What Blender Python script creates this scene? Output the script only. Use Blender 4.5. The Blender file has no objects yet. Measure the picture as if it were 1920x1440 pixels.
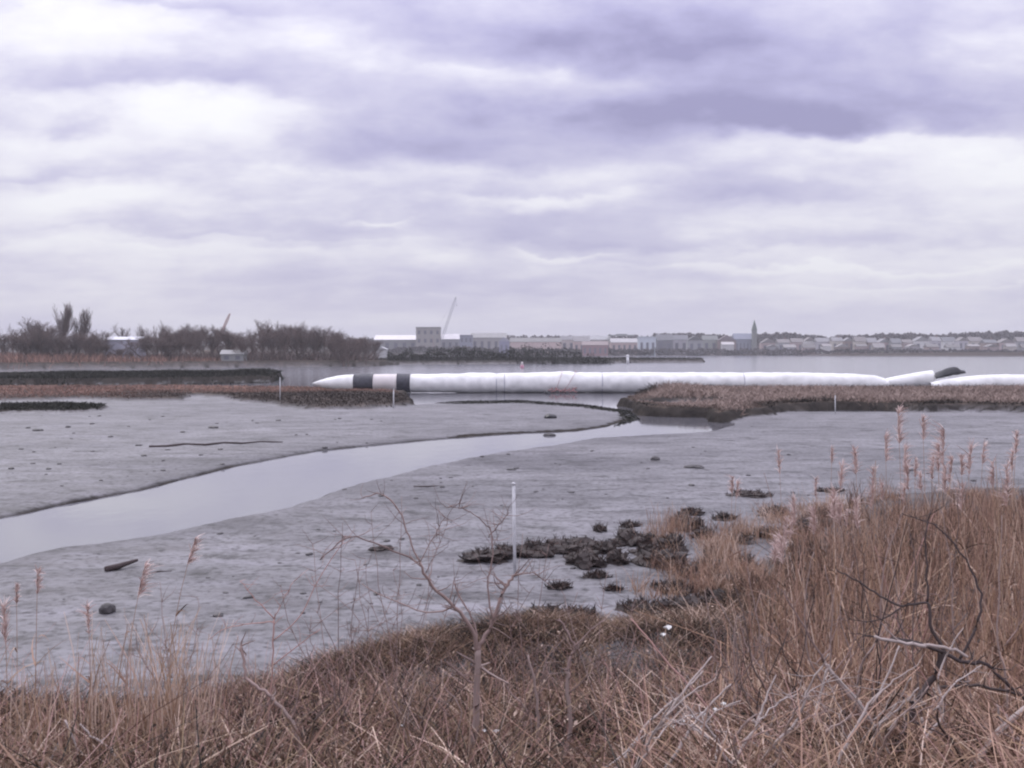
import bpy, math, random
import numpy as np
from mathutils import Vector, Matrix, noise as mnoise
R = math.radians
random.seed(11); rng = np.random.default_rng(11)
S = bpy.context.scene
COL = S.collection

# ------------------------------------------------------------------ camera, world, sun, exposure
F, HY, CAMZ = 1900.0, 655.0, 5.0
PITCH = math.atan((720-HY)/F)
cam = bpy.data.cameras.new('camera'); camo = bpy.data.objects.new('camera', cam); COL.objects.link(camo)
camo.location = (0, 0, CAMZ); camo.rotation_euler = (math.pi/2-PITCH, 0, 0)
cam.sensor_width = 36; cam.lens = 36*F/1920; cam.clip_end = 9000; cam.clip_start = 0.1
S.camera = camo
S.view_settings.view_transform = 'Standard'; S.view_settings.look = 'None'
S.view_settings.exposure = 0.08; S.view_settings.gamma = 1
S.render.engine = 'CYCLES'
try:
    S.cycles.filter_width = 2.2
    S.cycles.max_bounces = 6; S.cycles.volume_bounces = 0
except Exception: pass

SUN_EL, SUN_AZ = 48, -35          # azimuth measured from +Y towards +X
W = bpy.data.worlds.new('World'); S.world = W; W.use_nodes = True
nt = W.node_tree; N = nt.nodes; L = nt.links; N.clear()
def wn(t, **k):
    n = N.new(t)
    for a, b in k.items(): setattr(n, a, b)
    return n
def wmath(op, a, b=None, c=None, clamp=False):
    n = wn('ShaderNodeMath', operation=op); n.use_clamp = clamp
    for i, q in enumerate((a, b, c)):
        if q is None: continue
        if isinstance(q, (int, float)): n.inputs[i].default_value = q
        else: L.new(q, n.inputs[i])
    return n.outputs[0]
sky = wn('ShaderNodeTexSky'); sky.sky_type = 'NISHITA'; sky.sun_disc = False
sky.sun_elevation = R(SUN_EL); sky.sun_rotation = R(SUN_AZ); sky.dust_density = 2
tc = wn('ShaderNodeTexCoord'); sep = wn('ShaderNodeSeparateXYZ'); L.new(tc.outputs['Generated'], sep.inputs[0])
zc = wmath('MAXIMUM', sep.outputs[2], 0.0)
zd = wmath('ADD', zc, 0.11)
u = wmath('DIVIDE', sep.outputs[0], zd); v = wmath('DIVIDE', sep.outputs[1], zd)
cmb = wn('ShaderNodeCombineXYZ'); L.new(u, cmb.inputs[0]); L.new(v, cmb.inputs[1])
def cnoise(scale, detail, rough, loc, sx=1.0, sy=1.0, dist=0.0):
    m = wn('ShaderNodeMapping'); m.inputs['Location'].default_value = loc; m.inputs['Scale'].default_value = (sx, sy, 1)
    L.new(cmb.outputs[0], m.inputs[0])
    n = wn('ShaderNodeTexNoise'); n.inputs['Scale'].default_value = scale; n.inputs['Detail'].default_value = detail
    n.inputs['Roughness'].default_value = rough; n.inputs['Distortion'].default_value = dist
    L.new(m.outputs[0], n.inputs['Vector']); return n.outputs[0]
n1 = cnoise(0.55, 7, 0.5, (3.1, 1.7, 0), 0.8, 1.0, 0.25)
n2 = cnoise(1.7, 6, 0.55, (9.1, 4.7, 2), 0.7, 1.1, 0.2)
n3 = cnoise(0.22, 3, 0.5, (1.5, 7.7, 5))
az = wmath('DIVIDE', sep.outputs[0], wmath('MAXIMUM', sep.outputs[1], 0.05))
el = wmath('DIVIDE', sep.outputs[2], wmath('MAXIMUM', sep.outputs[1], 0.05))
cmb2 = wn('ShaderNodeCombineXYZ'); L.new(az, cmb2.inputs[0]); L.new(wmath('POWER', wmath('MAXIMUM', wmath('ADD', el, .02), .002), .72), cmb2.inputs[1])
def dnoise(sx, sy, detail, rough, seed, dist=0.0):
    m = wn('ShaderNodeMapping'); m.inputs['Location'].default_value = (seed, seed*.7, seed); m.inputs['Scale'].default_value = (sx, sy, 1)
    L.new(cmb2.outputs[0], m.inputs[0])
    n = wn('ShaderNodeTexNoise'); n.inputs['Scale'].default_value = 1; n.inputs['Detail'].default_value = detail
    n.inputs['Roughness'].default_value = rough; n.inputs['Distortion'].default_value = dist
    L.new(m.outputs[0], n.inputs['Vector']); return n.outputs[0]
wx_ = wmath('SUBTRACT', dnoise(7, 12, 5, .55, 3.3), .5); wy_ = wmath('SUBTRACT', dnoise(7, 12, 5, .55, 8.1), .5)
azw = wmath('ADD', az, wmath('MULTIPLY', wx_, .16)); elw = wmath('ADD', el, wmath('MULTIPLY', wy_, .075))
n4 = dnoise(5.5, 15, 6, .52, 12.7, .1); n5 = dnoise(17, 38, 5, .58, 21.4, .1)
def blob(px, py, wx, wy, amp):      # one large cloud bank of the deck
    a0 = (px-960)/F; e0 = (HY-py)/F
    dx = wmath('DIVIDE', wmath('SUBTRACT', azw, a0), wx/F); dy = wmath('DIVIDE', wmath('SUBTRACT', elw, e0), wy/F)
    up_, dn_ = wmath('MAXIMUM', dy, 0.0), wmath('MAXIMUM', wmath('MULTIPLY', dy, -1.0), 0.0)
    # undersides of dark banks and tops of bright ones are crisp, the other side is soft
    dy = wmath('ADD', wmath('MULTIPLY', up_, .8 if amp > 0 else 1.9), wmath('MULTIPLY', dn_, 1.9 if amp > 0 else .8))
    r2 = wmath('ADD', wmath('MULTIPLY', dx, dx), wmath('MULTIPLY', dy, dy))
    return wmath('MULTIPLY', wmath('POWER', 2.718, wmath('MULTIPLY', r2, -1.0)), amp)
BL = [(1430, 200, 460, 130, .42), (1760, 225, 260, 80, .20), (870, 285, 290, 60, .40), (1020, 90, 380, 70, .34), (330, 165, 330, 36, .26), (280, 12, 260, 14, .16),
      (100, 60, 240, 60, -.17), (640, 70, 170, 50, -.16), (1800, 60, 160, 60, -.10), (360, 215, 300, 55, -.24), (60, 260, 120, 50, -.14),
      (1110, 165, 130, 36, -.30), (860, 140, 110, 20, -.14), (180, 365, 220, 40, -.32), (1600, 275, 260, 26, -.34), (1860, 330, 170, 50, -.30), (1560, 330, 150, 30, -.12), (1020, 372, 170, 14, -.24),
      (1400, 375, 170, 22, .20), (640, 420, 300, 24, .16), (600, 320, 130, 20, .12), (1300, 455, 560, 18, .15),
      (180, 250, 50, 30, .24), (60, 320, 160, 14, .16), (400, 440, 400, 10, .12), (1080, 478, 70, 10, -.24), (1600, 500, 400, 9, -.24), (1700, 540, 300, 7, -.14), (250, 470, 380, 18, -.16), (690, 408, 60, 8, -.18), (820, 474, 60, 9, -.12),
      (760, 520, 300, 14, .10), (820, 545, 330, 14, .10)]
acc = wmath('MULTIPLY', wmath('SUBTRACT', n1, 0.5), 0.35)
acc = wmath('ADD', acc, wmath('MULTIPLY', wmath('SUBTRACT', n2, 0.5), 0.20))
acc = wmath('ADD', acc, wmath('MULTIPLY', wmath('SUBTRACT', n4, 0.5), 0.75))
acc = wmath('ADD', acc, wmath('MULTIPLY', wmath('SUBTRACT', n5, 0.5), 0.30))
acc = wmath('ADD', acc, wmath('MULTIPLY', wmath('SUBTRACT', n3, 0.5), 0.2))
for b in BL: acc = wmath('ADD', acc, blob(*b))
fac = wmath('ADD', wmath('MULTIPLY', acc, 1.25), 0.40, clamp=True)
cr = wn('ShaderNodeValToRGB'); L.new(fac, cr.inputs[0])
e = cr.color_ramp.elements
e[0].position = 0.05; e[0].color = (0.86, 0.86, 0.90, 1)
e[1].position = 1.0; e[1].color = (0.29, 0.275, 0.46, 1)
for p, c in ((0.28, (0.76, 0.75, 0.835, 1)), (0.52, (0.565, 0.55, 0.71, 1)), (0.78, (0.41, 0.395, 0.60, 1))):
    q = e.new(p); q.color = c
# toward the horizon the deck closes up into an even pale veil
hz = wmath('POWER', 2.718, wmath('MULTIPLY', zc, -16.0))
mx = wn('ShaderNodeMix', data_type='RGBA'); L.new(wmath('MULTIPLY', hz, 0.55), mx.inputs[0]); L.new(cr.outputs[0], mx.inputs[6])
mx.inputs[7].default_value = (0.60, 0.58, 0.65, 1)
bg1 = wn('ShaderNodeBackground'); L.new(sky.outputs[0], bg1.inputs[0]); bg1.inputs[1].default_value = 0.12
bg2 = wn('ShaderNodeBackground'); L.new(mx.outputs[2], bg2.inputs[0])
# overcast deck: brighter overhead than near the horizon
L.new(wmath('ADD', wmath('MULTIPLY', wmath('MULTIPLY', zc, zc), 2.6), 1.0), bg2.inputs[1])
ms = wn('ShaderNodeMixShader'); ms.inputs[0].default_value = 0.96
L.new(bg1.outputs[0], ms.inputs[1]); L.new(bg2.outputs[0], ms.inputs[2])
wo = wn('ShaderNodeOutputWorld'); L.new(ms.outputs[0], wo.inputs[0])

sl = bpy.data.lights.new('sun', 'SUN'); sl.energy = 1.0; sl.angle = R(14); sl.color = (1, .97, .92)
so = bpy.data.objects.new('sun', sl); COL.objects.link(so)
sd = Vector((math.sin(R(SUN_AZ))*math.cos(R(SUN_EL)), math.cos(R(SUN_AZ))*math.cos(R(SUN_EL)), math.sin(R(SUN_EL))))
so.rotation_euler = sd.to_track_quat('Z', 'Y').to_euler()

# ------------------------------------------------------------------ helpers
def ray(px, py):
    uu = (px-960)/F; vv = (720-py)/F
    return np.array([uu, math.cos(PITCH)+vv*math.sin(PITCH), -math.sin(PITCH)+vv*math.cos(PITCH)])
def gp(px, py, z=0.0):
    d = ray(px, py); t = (z-CAMZ)/d[2]; return np.array([d[0]*t, d[1]*t, z])
def at(px, py, Y):
    d = ray(px, py); t = Y/d[1]; return np.array([d[0]*t, Y, CAMZ+d[2]*t])
def tag(o, label=None, cat=None, group=None, kind=None):
    if label: o['label'] = label
    if cat: o['category'] = cat
    if group: o['group'] = group
    if kind: o['kind'] = kind
    return o
def empty(name, loc, label=None, cat=None, group=None, rz=0):
    o = bpy.data.objects.new(name, None); COL.objects.link(o); o.location = loc; o.rotation_euler = (0, 0, rz)
    o.empty_display_size = .2
    return tag(o, label, cat, group)
class MB:
    def __init__(s): s.v = []; s.f = []; s.t = []
    def add(s, vs, fs, tint=0.5):
        b = len(s.v); s.v += [tuple(p) for p in vs]; s.f += [tuple(b+i for i in f) for f in fs]; s.t += [tint]*len(vs)
    def box(s, c, d, rz=0, tint=.5):
        ca, sa = math.cos(rz), math.sin(rz); vs = []
        for x, y, z in ((-1,-1,-1),(1,-1,-1),(1,1,-1),(-1,1,-1),(-1,-1,1),(1,-1,1),(1,1,1),(-1,1,1)):
            X, Y = x*d[0]/2, y*d[1]/2
            vs.append((c[0]+X*ca-Y*sa, c[1]+X*sa+Y*ca, c[2]+z*d[2]/2))
        s.add(vs, [(0,3,2,1),(4,5,6,7),(0,1,5,4),(1,2,6,5),(2,3,7,6),(3,0,4,7)], tint)
    def tube(s, pts, rad, n=5, tint=.5, cap=True):
        pts = [Vector(p) for p in pts]; k = len(pts); b = len(s.v)
        for i, p in enumerate(pts):
            d = (pts[min(i+1, k-1)]-pts[max(i-1, 0)])
            d = d.normalized() if d.length > 1e-9 else Vector((0, 0, 1))
            a = d.cross(Vector((0.13, 0.21, 1)) if abs(d.z) < .9 else Vector((1, .1, 0))).normalized(); c = d.cross(a)
            r = rad[i] if hasattr(rad, '__len__') else rad
            for j in range(n):
                th = 2*math.pi*j/n; q = p+a*math.cos(th)*r+c*math.sin(th)*r
                s.v.append((q.x, q.y, q.z)); s.t.append(tint)
        for i in range(k-1):
            for j in range(n):
                s.f.append((b+i*n+j, b+i*n+(j+1) % n, b+(i+1)*n+(j+1) % n, b+(i+1)*n+j))
        if cap:
            s.f.append(tuple(b+j for j in reversed(range(n)))); s.f.append(tuple(b+(k-1)*n+j for j in range(n)))
    def build(s, name, mat, parent=None, smooth=False):
        me = bpy.data.meshes.new(name); me.from_pydata(s.v, [], s.f)
        a = me.attributes.new('tint', 'FLOAT', 'POINT'); a.data.foreach_set('value', np.array(s.t, dtype=np.float32))
        me.materials.append(mat)
        if smooth: me.polygons.foreach_set('use_smooth', [True]*len(me.polygons))
        me.update(); o = bpy.data.objects.new(name, me); COL.objects.link(o)
        if parent: o.parent = parent
        return o
def npmesh(name, V, Fq, tint, mat, parent=None, smooth=False):
    me = bpy.data.meshes.new(name); nv, nf, k = len(V), len(Fq), Fq.shape[1]
    me.vertices.add(nv); me.vertices.foreach_set('co', V.astype(np.float32).ravel())
    me.loops.add(nf*k); me.loops.foreach_set('vertex_index', Fq.astype(np.int32).ravel())
    me.polygons.add(nf); me.polygons.foreach_set('loop_start', np.arange(0, nf*k, k, dtype=np.int32))
    me.update(calc_edges=True)
    if smooth: me.polygons.foreach_set('use_smooth', np.ones(nf, dtype=bool))
    if isinstance(tint, dict):
        for n_, t_ in tint.items():
            a = me.attributes.new(n_, 'FLOAT', 'POINT'); a.data.foreach_set('value', t_.astype(np.float32).ravel())
    else:
        a = me.attributes.new('tint', 'FLOAT', 'POINT'); a.data.foreach_set('value', tint.astype(np.float32).ravel())
    me.materials.append(mat); o = bpy.data.objects.new(name, me); COL.objects.link(o)
    if parent: o.parent = parent
    return o
def ribbon_arrays(P, D, Ln, Wd, B, nseg=3, tint=None, taper=0.9):
    """P base (n,3); D direction (n,3); Ln length; Wd width; B bend vector (n,3)"""
    n = len(P); t = np.linspace(0, 1, nseg+1)[None, :, None]
    C = P[:, None, :]+D[:, None, :]*Ln[:, None, None]*t+B[:, None, :]*Ln[:, None, None]*t*t
    th = rng.uniform(0, 2*np.pi, n); side = np.stack([np.cos(th), np.sin(th), 0*th], 1)
    side = np.cross(D, side); side /= np.linalg.norm(side, axis=1)[:, None]+1e-9
    w = (Wd[:, None]*(1-taper*np.linspace(0, 1, nseg+1)[None, :]**1.5)/2)[:, :, None]
    V = np.stack([C-side[:, None, :]*w, C+side[:, None, :]*w], 2).reshape(-1, 3)
    base = (np.arange(n)*(nseg+1)*2)[:, None]+(np.arange(nseg)*2)[None, :]
    Fq = np.stack([base, base+1, base+3, base+2], 2).reshape(-1, 4)
    T = np.repeat(tint if tint is not None else rng.uniform(0, 1, n), (nseg+1)*2)
    return V, Fq, T
def merge(parts):
    Vs, Fs, Ts = [], [], []; b = 0
    for V, Fq, T in parts:
        Vs.append(V); Fs.append(Fq+b); Ts.append(T); b += len(V)
    return np.concatenate(Vs), np.concatenate(Fs), np.concatenate(Ts)
def sdf(poly, X, Y):
    """signed distance, negative inside"""
    X = np.asarray(X, float); Y = np.asarray(Y, float)
    d = np.full(X.shape, 1e18); ins = np.zeros(X.shape, bool); n = len(poly)
    for i in range(n):
        ax, ay = poly[i][:2]; bx, by = poly[(i+1) % n][:2]
        ex, ey = bx-ax, by-ay; wx, wy = X-ax, Y-ay
        t = np.clip((wx*ex+wy*ey)/(ex*ex+ey*ey+1e-12), 0, 1)
        dx, dy = wx-ex*t, wy-ey*t; d = np.minimum(d, dx*dx+dy*dy)
        c = ((ay > Y) != (by > Y))
        with np.errstate(divide='ignore', invalid='ignore'):
            xi = (bx-ax)*(Y-ay)/(by-ay+1e-30)+ax
        ins ^= (c & (X < xi))
    d = np.sqrt(d); return np.where(ins, -d, d)
# value noise (numpy)
_tab = rng.uniform(-1, 1, (256, 256))
def vn(x, y):
    xi = np.floor(x).astype(int); yi = np.floor(y).astype(int); fx = x-xi; fy = y-yi
    fx = fx*fx*(3-2*fx); fy = fy*fy*(3-2*fy)
    g = lambda a, b: _tab[a % 256, b % 256]
    return (g(xi, yi)*(1-fx)+g(xi+1, yi)*fx)*(1-fy)+(g(xi, yi+1)*(1-fx)+g(xi+1, yi+1)*fx)*fy
def fbm(x, y, o=4):
    s = 0; a = 1.0; tt = 0
    for i in range(o):
        s = s+a*vn(x*2**i+17.3*i, y*2**i+5.1*i); tt += a; a *= .5
    return s/tt
def sm(a, b, x):
    t = np.clip((x-a)/(b-a), 0, 1); return t*t*(3-2*t)

# ------------------------------------------------------------------ materials
def nodes(name):
    m = bpy.data.materials.new(name); m.use_nodes = True; t = m.node_tree
    return m, t.nodes, t.links, t.nodes['Principled BSDF']
def plain(name, col, rough=.7, var=.15, scale=3.0, metal=0, bump=0.0):
    m, n, l, b = nodes(name)
    g = n.new('ShaderNodeTexCoord'); x = n.new('ShaderNodeTexNoise'); x.inputs['Scale'].default_value = scale; x.inputs['Detail'].default_value = 5
    l.new(g.outputs['Object'], x.inputs['Vector'])
    r = n.new('ShaderNodeValToRGB'); l.new(x.outputs[0], r.inputs[0])
    r.color_ramp.elements[0].position = .3; r.color_ramp.elements[1].position = .7
    r.color_ramp.elements[0].color = tuple(c*(1-var) for c in col)+(1,); r.color_ramp.elements[1].color = tuple(min(1, c*(1+var)) for c in col)+(1,)
    l.new(r.outputs[0], b.inputs['Base Color']); b.inputs['Roughness'].default_value = rough; b.inputs['Metallic'].default_value = metal
    if bump:
        q = n.new('ShaderNodeBump'); q.inputs['Strength'].default_value = bump; l.new(x.outputs[0], q.inputs['Height']); l.new(q.outputs[0], b.inputs['Normal'])
    return m
def plant(name, cols, rough=.85):
    m, n, l, b = nodes(name); a = n.new('ShaderNodeAttribute'); a.attribute_name = 'tint'
    r = n.new('ShaderNodeValToRGB'); l.new(a.outputs['Fac'], r.inputs[0]); r.color_ramp.interpolation = 'LINEAR'
    k = len(cols); e = r.color_ramp.elements
    e[0].position = 0; e[0].color = cols[0]+(1,); e[1].position = 1; e[1].color = cols[-1]+(1,)
    for i in range(1, k-1): q = e.new(i/(k-1)); q.color = cols[i]+(1,)
    l.new(r.outputs[0], b.inputs['Base Color']); b.inputs['Roughness'].default_value = rough
    b.inputs['Specular IOR Level'].default_value = .25
    return m
M = {}
M['reed'] = plant('reed_straw', [(.04,.026,.021), (.19,.113,.084), (.37,.235,.18), (.34,.222,.142), (.60,.46,.38)])
M['brush'] = plant('brush_brown', [(.008,.008,.007), (.035,.028,.023), (.20,.118,.088), (.22,.155,.095), (.58,.44,.36)])
M['marshgrass'] = plant('marsh_grass', [(.03,.026,.022), (.23,.17,.145), (.32,.245,.215), (.38,.30,.26)])
M['redgrass'] = plant('red_grass', [(.025,.02,.018), (.26,.15,.12), (.40,.25,.195)])
M['plume'] = plant('plume', [(.44,.31,.29), (.62,.48,.45), (.76,.64,.60)])
M['bark'] = plant('bark_grey', [(.14,.10,.095), (.29,.22,.20), (.40,.32,.295)])
M['limb'] = plant('limb_brown', [(.11,.078,.072), (.24,.17,.155), (.36,.27,.245)])
M['twig'] = plant('twig', [(.07,.056,.052), (.13,.10,.092), (.21,.145,.13)])
M['darkbark'] = plant('bark_dark', [(.025,.02,.022), (.06,.045,.045), (.09,.07,.065)])
M['palebark'] = plant('bark_pale', [(.22,.17,.155), (.36,.30,.28), (.50,.44,.42)])
M['redtwig'] = plant('twig_red', [(.20,.11,.095), (.42,.25,.22), (.56,.38,.34)])
M['darkleaf'] = plant('shrub_dark', [(.012,.012,.01), (.022,.023,.018), (.042,.042,.031)])
M['clump'] = plant('clump_stubble', [(.022,.016,.015), (.055,.036,.032), (.15,.09,.072)])
M['wood'] = plant('far_wood', [(.07,.065,.07), (.11,.10,.105), (.15,.13,.13)])
M['peat'] = plain('peat_clump', (.036,.026,.024), .8, .5, 6, bump=.6)
M['rock'] = plain('dark_stone', (.045,.04,.042), .6, .4, 8, bump=.4)
M['white'] = plain('white_fabric', (.74,.735,.73), .6, .14, .9, bump=.25)
M['tan'] = plain('tan_fabric', (.62,.575,.57), .7, .08, .8)
M['navy'] = plain('dark_strap', (.045,.045,.06), .6, .3, 3)
M['black'] = plain('black_sheet', (.012,.012,.016), .5, .3, 2, bump=.3)
M['strap'] = plain('grey_strap', (.40,.40,.46), .7, .1, 2)
M['rope'] = plain('red_rope', (.34,.18,.18), .8, .2, 4)
M['litter'] = plain('white_litter', (.78,.78,.76), .5, .08, 5)
M['post'] = plain('white_post', (.74,.74,.76), .5, .1, 6)
M['greypost'] = plain('weathered_post', (.50,.50,.52), .7, .2, 6)
M['pink'] = plain('pink_paint', (.48,.22,.30), .5, .15, 3)
M['steel'] = plain('crane_steel', (.26,.26,.30), .6, .15, 1)
M['redsteel'] = plain('red_steel', (.36,.20,.19), .6, .15, 1)
M['glass'] = plain('window_glass', (.13,.13,.16), .3, .2, 1)

# mud, peat and soil: one terrain sheet
def terrain_mat():
    m, n, l, b = nodes('tidal_mud')
    def mth(op, a, c=None, clamp=False):
        q = n.new('ShaderNodeMath'); q.operation = op; q.use_clamp = clamp
        for i, x in enumerate((a, c)):
            if x is None: continue
            if isinstance(x, (int, float)): q.inputs[i].default_value = x
            else: l.new(x, q.inputs[i])
        return q.outputs[0]
    def att(s): a = n.new('ShaderNodeAttribute'); a.attribute_name = s; return a.outputs['Fac']
    g = n.new('ShaderNodeNewGeometry')
    def nz(scale, det, sx=1, sy=1, rough=.55, dist=0):
        mp = n.new('ShaderNodeMapping'); mp.inputs['Scale'].default_value = (sx, sy, 1); l.new(g.outputs['Position'], mp.inputs[0])
        x = n.new('ShaderNodeTexNoise'); x.inputs['Scale'].default_value = scale; x.inputs['Detail'].default_value = det; x.inputs['Roughness'].default_value = rough
        x.inputs['Distortion'].default_value = dist
        l.new(mp.outputs[0], x.inputs['Vector']); return x.outputs[0]
    def ramp(f, st):
        r = n.new('ShaderNodeValToRGB'); l.new(f, r.inputs[0]); e = r.color_ramp.elements
        e[0].position, e[0].color = st[0][0], st[0][1]+(1,); e[1].position, e[1].color = st[-1][0], st[-1][1]+(1,)
        for p, c in st[1:-1]: q = e.new(p); q.color = c+(1,)
        return r.outputs[0]
    def mix(f, a, c):
        q = n.new('ShaderNodeMix'); q.data_type = 'RGBA'; l.new(f, q.inputs[0]); l.new(a, q.inputs[6]); l.new(c, q.inputs[7]); return q.outputs[2]
    big = nz(.16, 6, .6, 1.0, .6, .3); fine = nz(5, 7, 1, 1, .65); mid = nz(1.1, 6, .8, 1, .6)
    mud = ramp(big, [(.3, (.13,.126,.136)), (.5, (.178,.173,.185)), (.7, (.22,.213,.228))])
    speck = ramp(fine, [(.34, (.08,.075,.07)), (.44, (.72,.71,.70)), (.53, (1.03,1.03,1.03))])
    streak = nz(.5, 7, .45, 1.6, .68, .6); blot = nz(.8, 9, .7, 1.2, .76, .4)
    shade = ramp(streak, [(.36, (.55,.53,.53)), (.46, (.84,.83,.83)), (.53, (1.0,1.0,1.0)), (.66, (1.22,1.21,1.24))])
    blt = ramp(blot, [(.36, (.30,.29,.28)), (.43, (.72,.72,.71)), (.49, (.97,.97,.97)), (.6, (1.02,1.02,1.02)), (.7, (1.15,1.12,1.1))])
    for q_ in (shade, blt):
        m2 = n.new('ShaderNodeMix'); m2.data_type = 'RGBA'; m2.blend_type = 'MULTIPLY'; m2.inputs[0].default_value = 1
        l.new(mud, m2.inputs[6]); l.new(q_, m2.inputs[7]); mud = m2.outputs[2]
    wm = n.new('ShaderNodeMix'); wm.data_type = 'RGBA'; wm.blend_type = 'MULTIPLY'; l.new(mth('MULTIPLY', att('wet'), .85, True), wm.inputs[0]); l.new(mud, wm.inputs[6]); wm.inputs[7].default_value = (.55,.54,.56,1); mud = wm.outputs[2]
    ml = n.new('ShaderNodeMix'); ml.data_type = 'RGBA'; ml.blend_type = 'MULTIPLY'; ml.inputs[0].default_value = .75
    l.new(mud, ml.inputs[6]); l.new(speck, ml.inputs[7]); mud = ml.outputs[2]
    soil = ramp(mid, [(.3, (.02,.017,.015)), (.5, (.045,.035,.03)), (.7, (.10,.075,.06))])
    peat = ramp(mid, [(.3, (.018,.016,.016)), (.7, (.05,.043,.038))])
    sp = n.new('ShaderNodeSeparateXYZ'); l.new(g.outputs['Normal'], sp.inputs[0])
    steep = mth('MULTIPLY', mth('SUBTRACT', .965, sp.outputs[2]), 14, True)
    col = mix(att('veg'), mud, soil)
    # crumbly transition between mud and peat
    pf = mth('MULTIPLY', mth('SUBTRACT', mth('ADD', att('peat'), mth('MULTIPLY', mth('SUBTRACT', mid, .5), 1.2)), .45), 4, True)
    col = mix(pf, col, peat)
    col = mix(steep, col, peat)
    l.new(col, b.inputs['Base Color'])
    dry = mth('MAXIMUM', mth('MAXIMUM', att('veg'), pf), steep)
    rr = mth('ADD', mth('MULTIPLY', mth('SUBTRACT', mth('MULTIPLY', streak, 1.6), .3), .5), mth('MULTIPLY', dry, .5))
    l.new(mth('ADD', rr, .30, True), b.inputs['Roughness'])
    l.new(mth('ADD', mth('MULTIPLY', dry, -.17), .22), b.inputs['Specular IOR Level'])
    bp = n.new('ShaderNodeBump'); bp.inputs['Strength'].default_value = .7; bp.inputs['Distance'].default_value = .06
    l.new(mth('ADD', mth('ADD', mth('MULTIPLY', fine, .7), mid), mth('MULTIPLY', streak, 1.5)), bp.inputs['Height']); l.new(bp.outputs[0], b.inputs['Normal'])
    return m
def water_mat():
    m, n, l, b = nodes('tidal_water')
    b.inputs['Base Color'].default_value = (.13,.127,.145,1); b.inputs['Roughness'].default_value = .06; b.inputs['IOR'].default_value = 1.33
    b.inputs['Specular IOR Level'].default_value = .9
    g = n.new('ShaderNodeNewGeometry')
    sy = n.new('ShaderNodeSeparateXYZ'); l.new(g.outputs['Position'], sy.inputs[0]); mr = n.new('ShaderNodeMapRange'); l.new(sy.outputs[1], mr.inputs[0])
    mr.inputs[1].default_value = 125; mr.inputs[2].default_value = 220; mr.inputs[3].default_value = .07; mr.inputs[4].default_value = .16; l.new(mr.outputs[0], b.inputs['Roughness']); mp = n.new('ShaderNodeMapping'); mp.inputs['Scale'].default_value = (1, .55, 1)
    l.new(g.outputs['Position'], mp.inputs[0])
    x = n.new('ShaderNodeTexNoise'); x.inputs['Scale'].default_value = 1.1; x.inputs['Detail'].default_value = 3; l.new(mp.outputs[0], x.inputs['Vector'])
    bp = n.new('ShaderNodeBump'); bp.inputs['Strength'].default_value = .10; bp.inputs['Distance'].default_value = .05
    l.new(x.outputs[0], bp.inputs['Height']); l.new(bp.outputs[0], b.inputs['Normal'])
    return m
M['terrain'] = terrain_mat(); M['water'] = water_mat()

ORD = 'first second third fourth fifth sixth seventh eighth ninth tenth eleventh twelfth thirteenth fourteenth fifteenth sixteenth seventeenth eighteenth nineteenth twentieth twenty-first twenty-second twenty-third twenty-fourth twenty-fifth twenty-sixth twenty-seventh twenty-eighth twenty-ninth thirtieth thirty-first thirty-second thirty-third thirty-fourth thirty-fifth thirty-sixth thirty-seventh thirty-eighth thirty-ninth fortieth forty-first forty-second forty-third forty-fourth forty-fifth forty-sixth forty-seventh forty-eighth forty-ninth fiftieth'.split()
# ------------------------------------------------------------------ terrain
WZ = -0.10
G = lambda pts: [tuple(gp(*p)[:2]) for p in pts]
FLAT_N = G([(-2500,738),(560,742),(640,760),(770,758),(820,753),(980,750),(1100,759),(1178,770),(1199,784),(1160,797),(1100,806),(960,812),(800,825),(620,843),
            (480,868),(300,915),(150,945),(0,975),(-400,1070),(-1800,1500)])
FLAT_S = G([(-3200,2600),(-1200,1360),(0,1026),(250,990),(480,946),(640,899),(780,864),(900,844),(1000,832),(1080,818),(1180,813),(1300,806),(1345,795),(1350,770),(4200,765)])+[(80,-30),(-80,-30)]
MARSH_R = G([(1165,757),(1205,777),(1270,780),(1330,781),(1345,791),(1385,786),(1480,771),(1560,767),(1640,769),(1740,774),(1800,771),(1920,774),(2500,775),(3600,774),
             (3600,737),(1500,737),(1300,737),(1240,739),(1200,744)])
CUT_R = G([(1190,762),(1250,757),(1320,757),(1400,760),(1330,766),(1240,768)])
MARSH_L = G([(-1500,756),(0,753),(150,749),(250,752),(330,752),(370,742),(410,745),(450,753),(520,760),(590,769),(640,768),(700,766),(765,763),(772,750),(760,737),(700,733),(560,729),
             (300,726),(0,727),(-1500,728)])
ISLET = G([(-10,776),(60,774),(120,775),(185,771),(200,764),(120,761),(60,762),(0,763)])
DARK_L = G([(-1500,722),(0,722),(250,721),(430,718),(500,716),(528,711),(525,706),(470,704),(300,706),(0,708),(-1500,710)])
BANK_T = G([(-2500,690),(0,692),(250,690),(420,688),(600,687),(700,686),(735,684),(720,675),(500,668),(-2500,666)])
BANK_M = G([(700,684),(800,683),(960,682),(1100,680),(1170,680),(1170,679.6),(1320,679),(1326,677.6),(1180,677),(1130,675),(1000,673),(720,673)])
TOWN = G([(-4000,667),(700,667),(1200,666.6),(1500,666.5),(1560,668),(1900,668.8),(2600,669),(5000,668)])+[(4200,6000),(-4200,6000)]
SHORE = G([(-1200,1330),(0,1322),(120,1335),(300,1330),(480,1290),(620,1240),(760,1200),(900,1185),(1000,1165),(1150,1180),(1280,1150),(1380,1090),(1450,1030),(1520,970),
           (1600,935),(1750,925),(1920,915),(2600,900)])+[(60,-30),(-60,-30)]
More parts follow.
